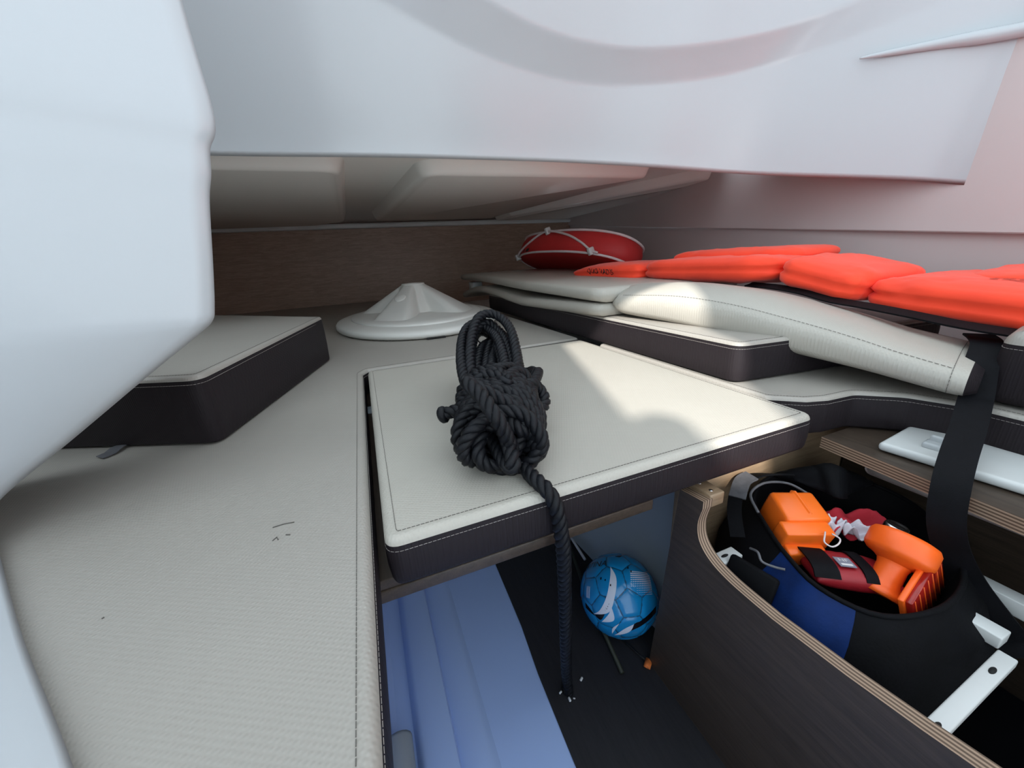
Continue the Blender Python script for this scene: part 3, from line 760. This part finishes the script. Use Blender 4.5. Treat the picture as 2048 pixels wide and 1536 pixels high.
for cdir, P in trunc_ico():
    c = cdir; u = c.orthogonal().normalized(); w = c.cross(u)
    P = sorted(P, key=lambda p: math.atan2((p-c).dot(w), (p-c).dot(u))); cen = sum(P, Vector())/len(P)
    V, F = [], []; NK = 5; m = len(P); per = []
    for i in range(m):
        for s in range(4): per.append(P[i].lerp(P[(i+1) % m], s/4))
    for k in range(NK+1):
        t = k/NK
        for q in per:
            p = cen.lerp(q, t*.985).normalized(); h = 1+.006*(1-t**8)-(.010 if k == NK else 0); V.append(BC+spin @ (p*BR*(h-.004)))
    M_ = len(per)
    for k in range(NK):
        for i in range(M_): F.append([k*M_+i, k*M_+(i+1) % M_, (k+1)*M_+(i+1) % M_, (k+1)*M_+i])
    obj('panel', V, F, 'ball_blue', FB)
bm = bmesh.new(); bmesh.ops.create_icosphere(bm, subdivisions=4, radius=BR*.990); bm.transform(Matrix.Translation(BC))
bm.verts.ensure_lookup_table(); V = [v.co.copy() for v in bm.verts]; F = [[v.index for v in f.verts] for f in bm.faces]; bm.free()
obj('bladder', V, F, 'ball_seam', FB)
def on_ball(x, y, lift=1.0035):     # x right, y up on the unit disc facing the cabin
    d = math.hypot(x, y)
    a = d; f = math.sin(a)/d if d > 1e-6 else 1
    return BC+(bx_*x*f+by_*y*f+view*math.cos(a))*BR*lift
def strip(name, A, B, mat, n=24, lift=1.0035, across=6):
    A = resample(catmull([(*p, 0) for p in A], 8), .01); B = resample(catmull([(*p, 0) for p in B], 8), .01)
    def at(L, t): x = t*(len(L)-1); i = min(int(x), len(L)-2); return L[i].lerp(L[i+1], x-i)
    V, F = [], []
    for i in range(n+1):
        a, b = at(A, i/n), at(B, i/n)
        for k in range(across+1): q = a.lerp(b, k/across); V.append(on_ball(q.x, q.y, lift))
    for i in range(n):
        for k in range(across): F.append([i*(across+1)+k, i*(across+1)+k+1, (i+1)*(across+1)+k+1, (i+1)*(across+1)+k])
    return obj(name, V, F, mat, FB)
strip('white_swoosh', [(-.24, .62), (-.22, .35), (-.28, -.10), (-.45, -.45), (-.66, -.62)], [(-.24, .62), (-.07, .35), (-.08, -.05), (-.22, -.45), (-.66, -.62)], 'ball_white')
strip('black_blade', [(-.62, -.63), (-.40, -.50), (-.20, -.22)], [(-.62, -.63), (-.42, -.70), (-.20, -.22)], 'ball_black', lift=1.003)
strip('white_blade', [(-.20, -.20), (-.20, -.45), (-.42, -.76)], [(-.20, -.20), (-.08, -.60), (-.42, -.76)], 'ball_white', lift=1.0045)
strip('black_blade', [(1.1, -.12), (.60, -.52), (.42, -.62), (-.05, -1.1)], [(1.15, -.30), (.62, -.68), (.45, -.78), (-.05, -1.1)], 'ball_black', lift=1.003)
strip('white_blade', [(.42, -.62), (.18, -.80), (-.08, -1.12)], [(.42, -.62), (.32, -.88), (-.08, -1.12)], 'ball_white', lift=1.0045)
strip('white_blade', [(.05, -.66), (-.12, -.85), (-.14, -1.08)], [(.05, -.66), (-.06, -.88), (-.14, -1.08)], 'ball_white', lift=1.0045)
strip('black_blade', [(-.16, 1.02), (.0, 1.12), (.06, 1.16)], [(-.16, 1.02), (.0, 1.03), (.06, 1.16)], 'ball_black', lift=1.003)
strip('black_blade', [(-.62, -.64), (-.80, -.50), (-.98, -.40)], [(-.62, -.66), (-.80, -.62), (-.98, -.56)], 'ball_black', lift=1.003)
V, F = text_vf('ARGENTINA', .205, .2)
out = []
for q in V:
    x, y = 1.3*(q.x-.52)-.42-.1*q.y, .70+.10*(q.x-.52)+1.35*q.y
    out.append(on_ball(x, y, 1.016))
obj('lettering', out, F, 'ball_black', FB)
dots = []
for i in range(13):                 # halftone fade
    for j in range(12):
        x, y = .30+.050*i, .02+.052*j+.012*i; sz = .024*min(1, max(.15, (i*.45+j*.9)/9))
        if math.hypot(x, y) > 1.15 or (i < 3 and j < 4): continue
        a = [on_ball(x+sx*sz, y+sy*sz, 1.004) for sx, sy in ((-1, -.6), (1, -.6), (1, .6), (-1, .6))]
        dots.append((a, [[0, 1, 2, 3]]))
stuff(obj('halftone_print', *merge(*dots), 'ball_white', FB))
sp = []
for x, y, s in ((-.46, .28, .03), (-.34, .26, .022), (-.20, .16, .022), (.22, .68, .028), (.30, .60, .026)):
    sp.append(([on_ball(x+sx*s*.6, y+sy*s, 1.006) for sx, sy in ((-1, -1), (1, -1), (1, 1), (-1, 1))], [[0, 1, 2, 3]]))
stuff(obj('small_marks', *merge(*sp), 'ball_black', FB))
lines = []
for i in range(3):
    A = [on_ball(-.90+.05*i, .05-.3*t, 1.004) for t in (0, .5, 1)]; B = [on_ball(-.875+.05*i, .05-.3*t, 1.004) for t in (0, .5, 1)]
    lines.append((A+B, [[0, 1, 4, 3], [1, 2, 5, 4]]))
obj('side_print', *merge(*lines), 'ball_white', FB)

# sticks and scraps near the ball
tag(tube('thin_rod', [(.402, .735, -.468), (.355, .56, -.475), (.322, .385, -.478)], .0042, 'stick_green', None, 8), 'dark green rod on the floor passing left of the football', 'rod')
tag(tube('thin_rod', [(.36, .447, -.4815), (.374, .398, -.4815), (.3795, .384, -.4815)], .0022, 'stick_black', None, 6), 'thin black rod on the floor in front of the football', 'rod')
tag(tube('thin_rod', [(.408, .742, -.462), (.397, .63, -.462)], .0035, 'scrap_white', None, 8), 'pale thin rod by the hull behind the hanging rope', 'rod')
puff('scrap', Matrix.Translation((.3755, .3795, -.478)) @ Matrix.Rotation(.6, 4, 'Z'), (.009, .006, .005), 'scrap_orange', None, (8, 8), 2.5, .0015, 3)
tag(bpy.data.objects['scrap'], 'tiny orange and yellow scrap on the floor at the locker foot', 'scrap')
# pipe and blue strip at the left under the berth edge
tag(tube('drain_pipe', [(-.070, .12, -.45), (-.066, .38, -.452), (-.066, .425, -.452), (-.066, .43, -.452)], .020, 'pipe_grey', None, 16), 'grey drain pipe under the berth edge at the bottom', 'pipe')

# ------------------------------------------------------------------ BAG AND CONTENTS
BG = empty('tool_bag', (.60, .25, -.45)); tag(BG, 'open black and blue bag full of safety gear inside the locker', 'bag')
RIM = [(.545, .350, -.150), (.505, .295, -.158), (.478, .245, -.160), (.466, .200, -.162), (.488, .152, -.164), (.552, .130, -.164), (.620, .134, -.162), (.676, .161, -.158), (.738, .225, -.152), (.742, .290, -.146), (.690, .345, -.138), (.612, .368, -.138)]
rim = resample(catmull(RIM, 8, True), .012, True); m = len(rim)
cen = sum(rim, Vector())/m
def bag_ring(z, g, c2=(.59, .245), wr=.0, ell=(.155, .125)):
    R = []
    for i, p in enumerate(rim):
        d = Vector((p.x-cen.x, p.y-cen.y, 0)); a = math.atan2(d.y, d.x)
        e = Vector((c2[0]+ell[0]*math.cos(a), c2[1]+ell[1]*math.sin(a), z)); q = Vector((p.x, p.y, z)).lerp(e, g)
        q += d.normalized()*(noise.noise(Vector((a*2.2, z*18, 1.3)))*wr+noise.noise(Vector((a*6, z*40, 4.3)))*wr*.5)
        q.x = max(q.x, .404); q.y = min(q.y, .385); R.append(q)
    return R
rows = [rim]
for i, (dz, out_, g) in enumerate(((-.012, .010, 0), (-.035, .028, .1), (-.075, .036, .3), (-.13, .030, .6), (-.20, .018, .8), (-.262, .006, .95), (-.286, -.01, 1.0))):
    R = bag_ring(-.155+dz, g, wr=.010 if i > 0 else .003)
    Rn = []
    for p, q in zip(R, rim):
        d = Vector((q.x-cen.x, q.y-cen.y, 0)).normalized(); pp = p+d*out_; pp.x = max(pp.x, .404); pp.y = min(pp.y, .386); pp.z += (q.z+.155)*(1-g); Rn.append(pp)
    rows.append(Rn)
V = [p for R in rows for p in R]; F = []
fm = []
for i in range(len(rows)-1):
    for k in range(m):
        F.append([i*m+k, i*m+(k+1) % m, (i+1)*m+(k+1) % m, (i+1)*m+k]); fm.append(0)
F.append([(len(rows)-1)*m+k for k in range(m)]); fm.append(0)
body = obj('body', V, F, 'bag_black', BG)
# inner lining
rows2 = [[p.copy() for p in rim]]
for dz, sc in ((-.03, .93), (-.08, .88), (-.15, .84)):
    rows2.append([Vector((cen.x+(p.x-cen.x)*sc, cen.y+(p.y-cen.y)*sc, p.z+dz)) for p in rim])
V = [p for R in rows2 for p in R]; F = []
for i in range(3):
    for k in range(m): F.append([i*m+k, i*m+(k+1) % m, (i+1)*m+(k+1) % m, (i+1)*m+k])
F.append([3*m+k for k in range(m)])
obj('lining', V, F, 'bag_black', BG)
obj('rim_piping', *tube_vf(rim, .0032, 8, True), 'bag_black', BG)
# blue panel on the outside and on the lining
def patch(rowset, k0, k1, i0, i1, lift, name, mat):
    V, F = [], []; w_ = k1-k0+1
    for i in range(i0, i1+1):
        for k in range(k0, k1+1):
            p = rowset[i][k % m]; d = Vector((p.x-cen.x, p.y-cen.y, 0)).normalized(); V.append(p+d*lift)
    for i in range(i1-i0):
        for k in range(w_-1): F.append([i*w_+k, i*w_+k+1, (i+1)*w_+k+1, (i+1)*w_+k])
    return obj(name, V, F, mat, BG)
def kat(x, y): return min(range(m), key=lambda k: (rim[k].x-x)**2+(rim[k].y-y)**2)
ka, kb = sorted((kat(.485, .258), kat(.474, .172)))
patch(rows, ka, kb, 0, 3, .0014, 'blue_panel', 'bag_blue')
kc, kd = sorted((kat(.510, .300), kat(.466, .205)))
patch(rows2, kc, kd, 0, 2, -.0016, 'blue_lining', 'bag_blue')
# folded flap at the back, webbing handle, buckle, side pocket
fl_ = []
V, F = [], []; NU_, NV_ = 16, 8
kf0, kf1 = sorted((kat(.74, .29), kat(.612, .368)))
arc = [rim[kf0+int((kf1-kf0)*i/NU_)] for i in range(NU_+1)]
for i, p in enumerate(arc):
    t = i/NU_; hump = math.sin(PI*t)
    for j in range(NV_+1):
        s = j/NV_; d = Vector((cen.x-p.x, cen.y-p.y, 0)).normalized()
        V.append(p+d*(.085*s*hump+.004)+Vector((0, 0, .040*math.sin(PI*min(1, s*1.1)*.8)*hump-.020*s*s*hump))+Vector((0, 0, noise.noise(p*30+Vector((0, 0, s*3)))*.004)))
for i in range(NU_):
    for j in range(NV_): F.append([i*9+j, i*9+j+1, (i+1)*9+j+1, (i+1)*9+j])
o_ = obj('flap', V, F, 'bag_black', BG); md = o_.modifiers.new('s', 'SOLIDIFY'); md.thickness = .004
hd = catmull([(.47, .315, -.175), (.495, .345, -.150), (.53, .366, -.130), (.565, .370, -.126), (.60, .362, -.128), (.635, .345, -.132)], 6)
ribbon('handle', hd, lambda t: (.6, -.75, .2), .020, .003, 'bag_black', BG)
ribbon('grey_webbing', catmull([(.508, .352, -.139), (.535, .366, -.125), (.556, .366, -.120)], 5), lambda t: (.5, -.8, .1), .024, .003, 'bag_grey', BG)
obj('handle_piping', *tube_vf(catmull([(.512, .318, -.146), (.530, .346, -.136), (.565, .350, -.128), (.600, .335, -.130), (.612, .31, -.138)], 6), .0022, 6), 'bag_grey', BG)
V, F = box_vf((.428, .262, -.195), (.012, .062, .050), Matrix.Rotation(.2, 3, 'Z') @ Matrix.Rotation(.5, 3, 'Y'), .004, 2)
obj('side_pocket', V, F, 'bag_black', BG)
obj('pull_cord', *tube_vf(catmull([(.455, .285, -.165), (.452, .272, -.160), (.448, .262, -.166), (.456, .250, -.168), (.462, .240, -.166)], 6), .0018, 6), 'bag_grey', BG)

# orange flare case: body and cap
FC = empty('flare_case', (.575, .30, -.2)); tag(FC, 'bright orange plastic case with overlapping lid at the left end of the bag', 'case')
Rc = Matrix.Rotation(-.42, 3, 'Z') @ Matrix.Rotation(.30, 3, 'X') @ Matrix.Rotation(.05, 3, 'Y')
obj('case_body', *box_vf(Vector((.571, .306, -.176)), (.066, .052, .088), Rc, .005, 2), 'orange_case', FC)
sharp(obj('case_body_ridge', *box_vf(Vector((.578, .308, -.174)), (.014, .052, .090), Rc, .006, 1), 'orange_case', FC), 30)
obj('case_lid', *box_vf(Vector((.548, .273, -.168)), (.070, .024, .040), Rc, .003, 2), 'orange_case', FC)
obj('lid_skirt', *box_vf(Vector((.540, .264, -.192)), (.056, .020, .030), Rc, .003, 2), 'orange_case', FC)
# orange float lamp
LP = empty('signal_lamp', (.60, .17, -.2)); tag(LP, 'orange signal lamp with round head, neck and red square lens in the bag', 'lamp')
def P3(*a): return Vector(a)
hd_prof = [(.003, .0165), (.026, .016), (.0325, .0135), (.0355, .008), (.0355, -.010), (.034, -.014), (.030, -.018), (.022, -.021), (.0165, -.025)]
HC = P3(.610, .190, -.146); ax2 = P3(.62, .10, .72).normalized()
obj('head', *lathe_vf(hd_prof[::-1], 40, axis_m(HC, ax2)), 'orange_plastic', LP)
nb_ = HC-ax2*.022
obj('neck', *lathe_vf([(.023, -.048), (.023, -.041), (.018, -.037), (.0155, -.026), (.0155, -.008), (.018, .0), (.022, .004)], 32, axis_m(nb_, ax2)), 'orange_plastic', LP)
e1 = P3(.097, .016, .024).normalized(); e2 = P3(.12, -.20, -.95); e2 = (e2-e1*e2.dot(e1)).normalized(); e3 = e1.cross(e2)
Rp = Matrix((e1, e2, e3)).transposed()
pc = P3(.592, .158, -.180)
obj('lens_frame', *box_vf(pc, (.100, .052, .006), Rp, .0015, 2), 'orange_plastic', LP)
sgn = -1 if e3.y > 0 else 1
obj('lens', *box_vf(pc+e3*sgn*.006, (.093, .046, .007), Rp, .001, 1), 'red_lens', LP)
gv = [box_vf(pc+e3*sgn*.0098+e1*(-.040+.0133*i), (.0009, .044, .0009), Rp) for i in range(7)]
stuff(obj('lens_ribs', *merge(*gv), 'orange_plastic', LP))
em = axis_m(HC+ax2*.0166, ax2)
obj('emblem', *tube_vf([em @ Vector((.006*math.cos(a*PI/8), .006*math.sin(a*PI/8), 0)) for a in range(16)], .0008, 5, True), 'red_lens', LP)
# red pouch with black straps and a label
PO = puff('first_aid_pouch', Matrix.Translation((.560, .218, -.190)) @ Matrix.Rotation(-.62, 4, 'Z') @ Matrix.Rotation(-.15, 4, 'X') @ Matrix.Scale(.72, 4), (.068, .045, .022), 'red_pouch', None, (18, 12), 3, .002, 5)
tag(PO, 'red pouch with black straps and a small label in the bag', 'pouch')
Mp = Matrix.Translation((.560, .218, -.190)) @ Matrix.Rotation(-.62, 4, 'Z') @ Matrix.Rotation(-.15, 4, 'X') @ Matrix.Scale(.72, 4)
for x in (-.052, .018):
    ribbon('pouch_strap', [Mp @ Vector((x, y, .0235*(max(0, 1-abs(y/.045)**3))**.42+.001)) for y in [-.044+.0088*i for i in range(11)]], lambda t: Mp.to_3x3() @ Vector((1, 0, 0)), .014 if x > 0 else .030, .0025, 'strap_black', PO)
lv = [Mp @ Vector((-.012+x, -.012+y, .0245)) for x, y in ((-.013, -.014), (.013, -.014), (.013, .014), (-.013, .014))]
zl = Mp.to_3x3() @ Vector((0, 0, .0012))
lb = obj('label', lv+[v+zl for v in lv], [[3, 2, 1, 0], [4, 5, 6, 7], [0, 1, 5, 4], [1, 2, 6, 5], [2, 3, 7, 6], [3, 0, 4, 7]], 'label_grey', PO, False)
V, F = text_vf('NF', .013)
obj('lettering', [Mp @ Vector((-.012+q.x, -.007+q.y, .0262)) for q in V], F, 'label_white', lb)
lv = [Mp @ Vector((-.012+x, -.020+y, .0261)) for x, y in ((-.009, -.0028), (.009, -.0028), (.009, .0028), (-.009, .0028))]
obj('label_bar', lv, [[0, 1, 2, 3]], 'label_white', lb, False)
# red and white flag cloth
def cloth(name, M, sx, sy, mat, seed, parent=None, amp=.014):
    V, F = [], []; n1, n2 = 26, 16
    for i in range(n1+1):
        for j in range(n2+1):
            x, y = -1+2*i/n1, -1+2*j/n2
            z = noise.noise(Vector((x*1.8+seed, y*2.2, seed)))*amp*1.6+math.sin(x*6+y*2.2+seed)*amp*.45
            V.append(M @ Vector((x*sx*(1+.15*math.sin(y*3+seed)), y*sy*(1+.2*math.sin(x*4)), z)))
    for i in range(n1):
        for j in range(n2): F.append([i*(n2+1)+j, (i+1)*(n2+1)+j, (i+1)*(n2+1)+j+1, i*(n2+1)+j+1])
    o = obj(name, V, F, mat, parent); md = o.modifiers.new('s', 'SOLIDIFY'); md.thickness = .0015; return o
FG = empty('flag_cloth', (.64, .27, -.17)); tag(FG, 'crumpled red and white flag between the orange case and the signal lamp', 'flag')
cloth('red_field', Matrix.Translation((.632, .262, -.168)) @ Matrix.Rotation(-.5, 4, 'Z'), .048, .026, 'cloth_red', 1.2, FG)
cloth('white_field', Matrix.Translation((.592, .266, -.158)) @ Matrix.Rotation(-.3, 4, 'Z'), .018, .010, 'cloth_white', 4.1, FG, .012)
cloth('white_field', Matrix.Translation((.622, .236, -.158)) @ Matrix.Rotation(-.9, 4, 'Z'), .026, .008, 'cloth_white', 7.7, FG, .010)
tag(tube('string_loop', catmull([(.560, .252, -.150), (.548, .246, -.148), (.538, .240, -.150), (.540, .232, -.152), (.550, .230, -.150), (.560, .234, -.148), (.560, .244, -.147)], 6), .0011, 'cord_white', None, 6), 'thin white string looped beside the orange case', 'string')
CN = tag(obj('metal_can', *lathe_vf([(.013, -.04), (.0145, -.036), (.0145, 0), (.013, .003), (.011, .004), (.010, .002), (.002, .002)], 28, axis_m((.657, .216, -.150), (.2, -.1, .97))), 'metal'), 'silver can end showing behind the signal lamp', 'can')
# long black strap hanging from the seat
ST = tag(ribbon('hanging_strap', catmull([(.93, .285, .085), (.88, .258, .082), (.838, .244, .060), (.815, .232, .022), (.785, .222, .010), (.735, .206, -.010), (.690, .193, -.030), (.652, .180, -.055), (.640, .170, -.100), (.646, .158, -.140), (.655, .136, -.180), (.660, .105, -.215), (.665, .080, -.24)], 8), lambda t: (.25, -.9, .0) if t < .95 else (.4, -.9, 0), .034, .003, 'strap_black'), 'long black webbing strap hanging down over the white board', 'strap')

# ------------------------------------------------------------------ LIFE RING CUSHION
LR = empty('lifebuoy', (1.1, 1.7, .17)); tag(LR, 'red oval lifebuoy cushion laced with white cord against the walnut panel', 'lifebuoy')
Lc = Vector((1.10, 1.86, .246)); e1 = Vector((.20, -.97, -.03)).normalized(); e3 = Vector((.42, .12, .90)); e3 = (e3-e1*e3.dot(e1)).normalized(); e2 = e3.cross(e1)
if e2.x > 0: e2 = -e2
def lr(u, v, w): return Lc+e1*u+e2*v+e3*w
A_, B_, Hh = .40, .17, .058
def lout(a, g=0):
    c, s = math.cos(a), math.sin(a); return ((A_+g)*math.copysign(abs(c)**.8, c), (B_+g)*math.copysign(abs(s)**.85, s))
NA = 72; V, F = [], []
lev = [(-.06, -Hh*1.02), (-.012, -Hh), (0, -Hh*.9), (.010, -Hh*.4), (.012, 0), (.010, Hh*.4), (0, Hh*.9), (-.012, Hh), (-.06, Hh*1.02)]
for g, w in lev:
    for k in range(NA): u, v = lout(2*PI*k/NA, g); V.append(lr(u, v, w))
for i in range(len(lev)-1):
    for k in range(NA): F.append([i*NA+k, i*NA+(k+1) % NA, (i+1)*NA+(k+1) % NA, (i+1)*NA+k])
F += [list(range(NA))[::-1], [(len(lev)-1)*NA+k for k in range(NA)]]
LB = obj('cover', V, F, 'ring_red', LR)
for w in (-Hh*.93, Hh*.93):
    obj('piping', *tube_vf([lr(*lout(2*PI*k/NA, .003), w) for k in range(NA)], .0058, 8, True), 'cord_white', LR)
# lacing: zigzag between top and bottom piping on the near side
cand = [(2.52, -.95), (2.30, -.62), (1.95, .1), (1.66, .86), (1.40, .5), (1.12, -.15), (.92, -.72), (.78, -.86)]
def side_pt(a, h, g=.014): u, v = lout(a, g); return lr(u, v, Hh*h)
lace = catmull([side_pt(a, h) for a, h in cand], 8)
obj('lacing', *tube_vf(lace, .0058, 8), 'cord_white', LR)
for a, h in ((1.64, .92), (.90, -.80), (2.56, -.97)):
    p = side_pt(a, h, .012); d = (p-Lc).normalized()
    obj('clip', *box_vf(p, (.030, .034, .020), Rp, .004, 2), 'plastic_white', LR)
V, F = [], []
for a, w_ in ((2.12, .05), (2.02, .09)):
    obj('dark_print', *([side_pt(a+da, h, .0135) for da, h in ((0, -.85), (-w_, -.85), (-w_*1.2, -.55), (-.02, -.55))], [[0, 1, 2, 3]]), 'ink', LR, False)

# ------------------------------------------------------------------ ORANGE LIFE VEST
LV = empty('life_vest', (1.0, .7, .14)); tag(LV, 'orange foam life vest spread out on the cushions along the hull', 'life vest')
def pmat(c, ex, ez, s=None):
    ex = Vector(ex).normalized(); ez = Vector(ez); ez = (ez-ex*ez.dot(ex)).normalized(); ey = ez.cross(ex)
    M = Matrix((ex, ey, ez)).transposed().to_4x4(); M.translation = Vector(c); return M
def foam(M, h, seed=0, ex=.32, wr=.005, tip=None, n=(64, 40)):
    V, F = [], []; nu, nv = n
    def sp(c, e): return math.copysign(abs(c)**e, c)
    for j in range(nv+1):
        ph = -PI/2+PI*j/nv
        for i in range(nu):
            th = 2*PI*i/nu
            x, y, z = sp(math.cos(ph), ex*1.1)*sp(math.cos(th), ex), sp(math.cos(ph), ex*1.1)*sp(math.sin(th), ex), sp(math.sin(ph), .62)
            k = 1-.035*math.exp(-(z/.10)**2)
            q = Vector((x*h[0]*k, y*h[1]*k, z*h[2]))
            d = Vector((x, y, z)).normalized()
            q += d*(noise.noise(Vector((q.x*22+seed, q.y*22, q.z*30)))*wr+noise.noise(Vector((q.x*75+seed, q.y*75, q.z*80)))*wr*.35)
            e = abs(x)**8; q += d*e*noise.noise(Vector((q.y*90+seed, q.z*90, seed)))*wr*.8
            if tip: q = tip(q)
            V.append(M @ q)
    for j in range(nv):
        for i in range(nu): F.append([j*nu+i, j*nu+(i+1) % nu, (j+1)*nu+(i+1) % nu, (j+1)*nu+i])
    return obj('foam_panel', V, F, 'orange_vest', LV)
v1 = foam(pmat((1.03, 1.315, .173), (-.02, 1, .0), (0, 0, 1)), (.215, .14, .037), 1, tip=lambda q: Vector((q.x, q.y+(.02 if q.x > 0 else 0)*max(0, q.x/.215)**2, q.z*(1-.55*max(0, (q.x+.02)/.235)**2)-.008*max(0, q.x/.215)**2)))
v2 = foam(pmat((1.05, .862, .180), (.02, 1, -.01), (.05, 0, 1)), (.240, .15, .036), 2)
v3 = foam(pmat((1.13, .87, .206), (.0, 1, .0), (0, 0, 1)), (.215, .11, .032), 3)
v4 = foam(pmat((1.03, .535, .168), (.02, 1, .24), (0, -.24, 1)), (.088, .13, .035), 4)
v5 = foam(pmat((1.05, .215, .124), (.05, 1, .08), (0, 0, 1)), (.245, .14, .036), 5, wr=.007)
v6 = foam(pmat((1.12, .13, .152), (.0, 1, .03), (-.05, 0, 1)), (.24, .10, .024), 6)
v7 = foam(pmat((1.03, -.29, .125), (.0, 1, .02), (0, 0, 1)), (.24, .14, .036), 7)  # unseen panel added out of view so sun on it reddens the hull
ribbon('vest_strap', catmull([(.93, .70, .150), (.915, .62, .148), (.905, .55, .141), (.895, .49, .130), (.900, .43, .122), (.893, .36, .114), (.890, .29, .104), (.892, .22, .098)], 6), lambda t: (1, .1, .25), .026, .003, 'strap_black', LV)
V, F = text_vf('QUO VADIS', .027, .08, 1.0)
V = [Vector((q.x*1.15, q.y+.0016*math.sin(q.x*260), 0)) for q in V]
Vp, F = project_vf(V, F, v1, (.80, 1.305, .198), (.02, -1, -.02), (.25, 0, .97), (.97, .02, -.20), .0026)
obj('lettering', Vp, F, 'ink', LV, False)
gv = []
for r_ in range(5):
    x = -.05
    while x < .10:
        l_ = rnd.uniform(.008, .022); gv.append(([Vector((x, .006*r_, 0)), Vector((x+l_, .006*r_, 0)), Vector((x+l_, .006*r_+.0026, 0)), Vector((x, .006*r_+.0026, 0))], [[0, 1, 2, 3]])); x += l_+.004
V, F = merge(*gv)
Vp, F = project_vf(V, F, v5, (.98, .26, .20), (.03, -1, .0), (1, 0, .15), (.15, .0, -.98), .0012)
stuff(obj('faded_print', Vp, F, 'ink_faded', LV, False))
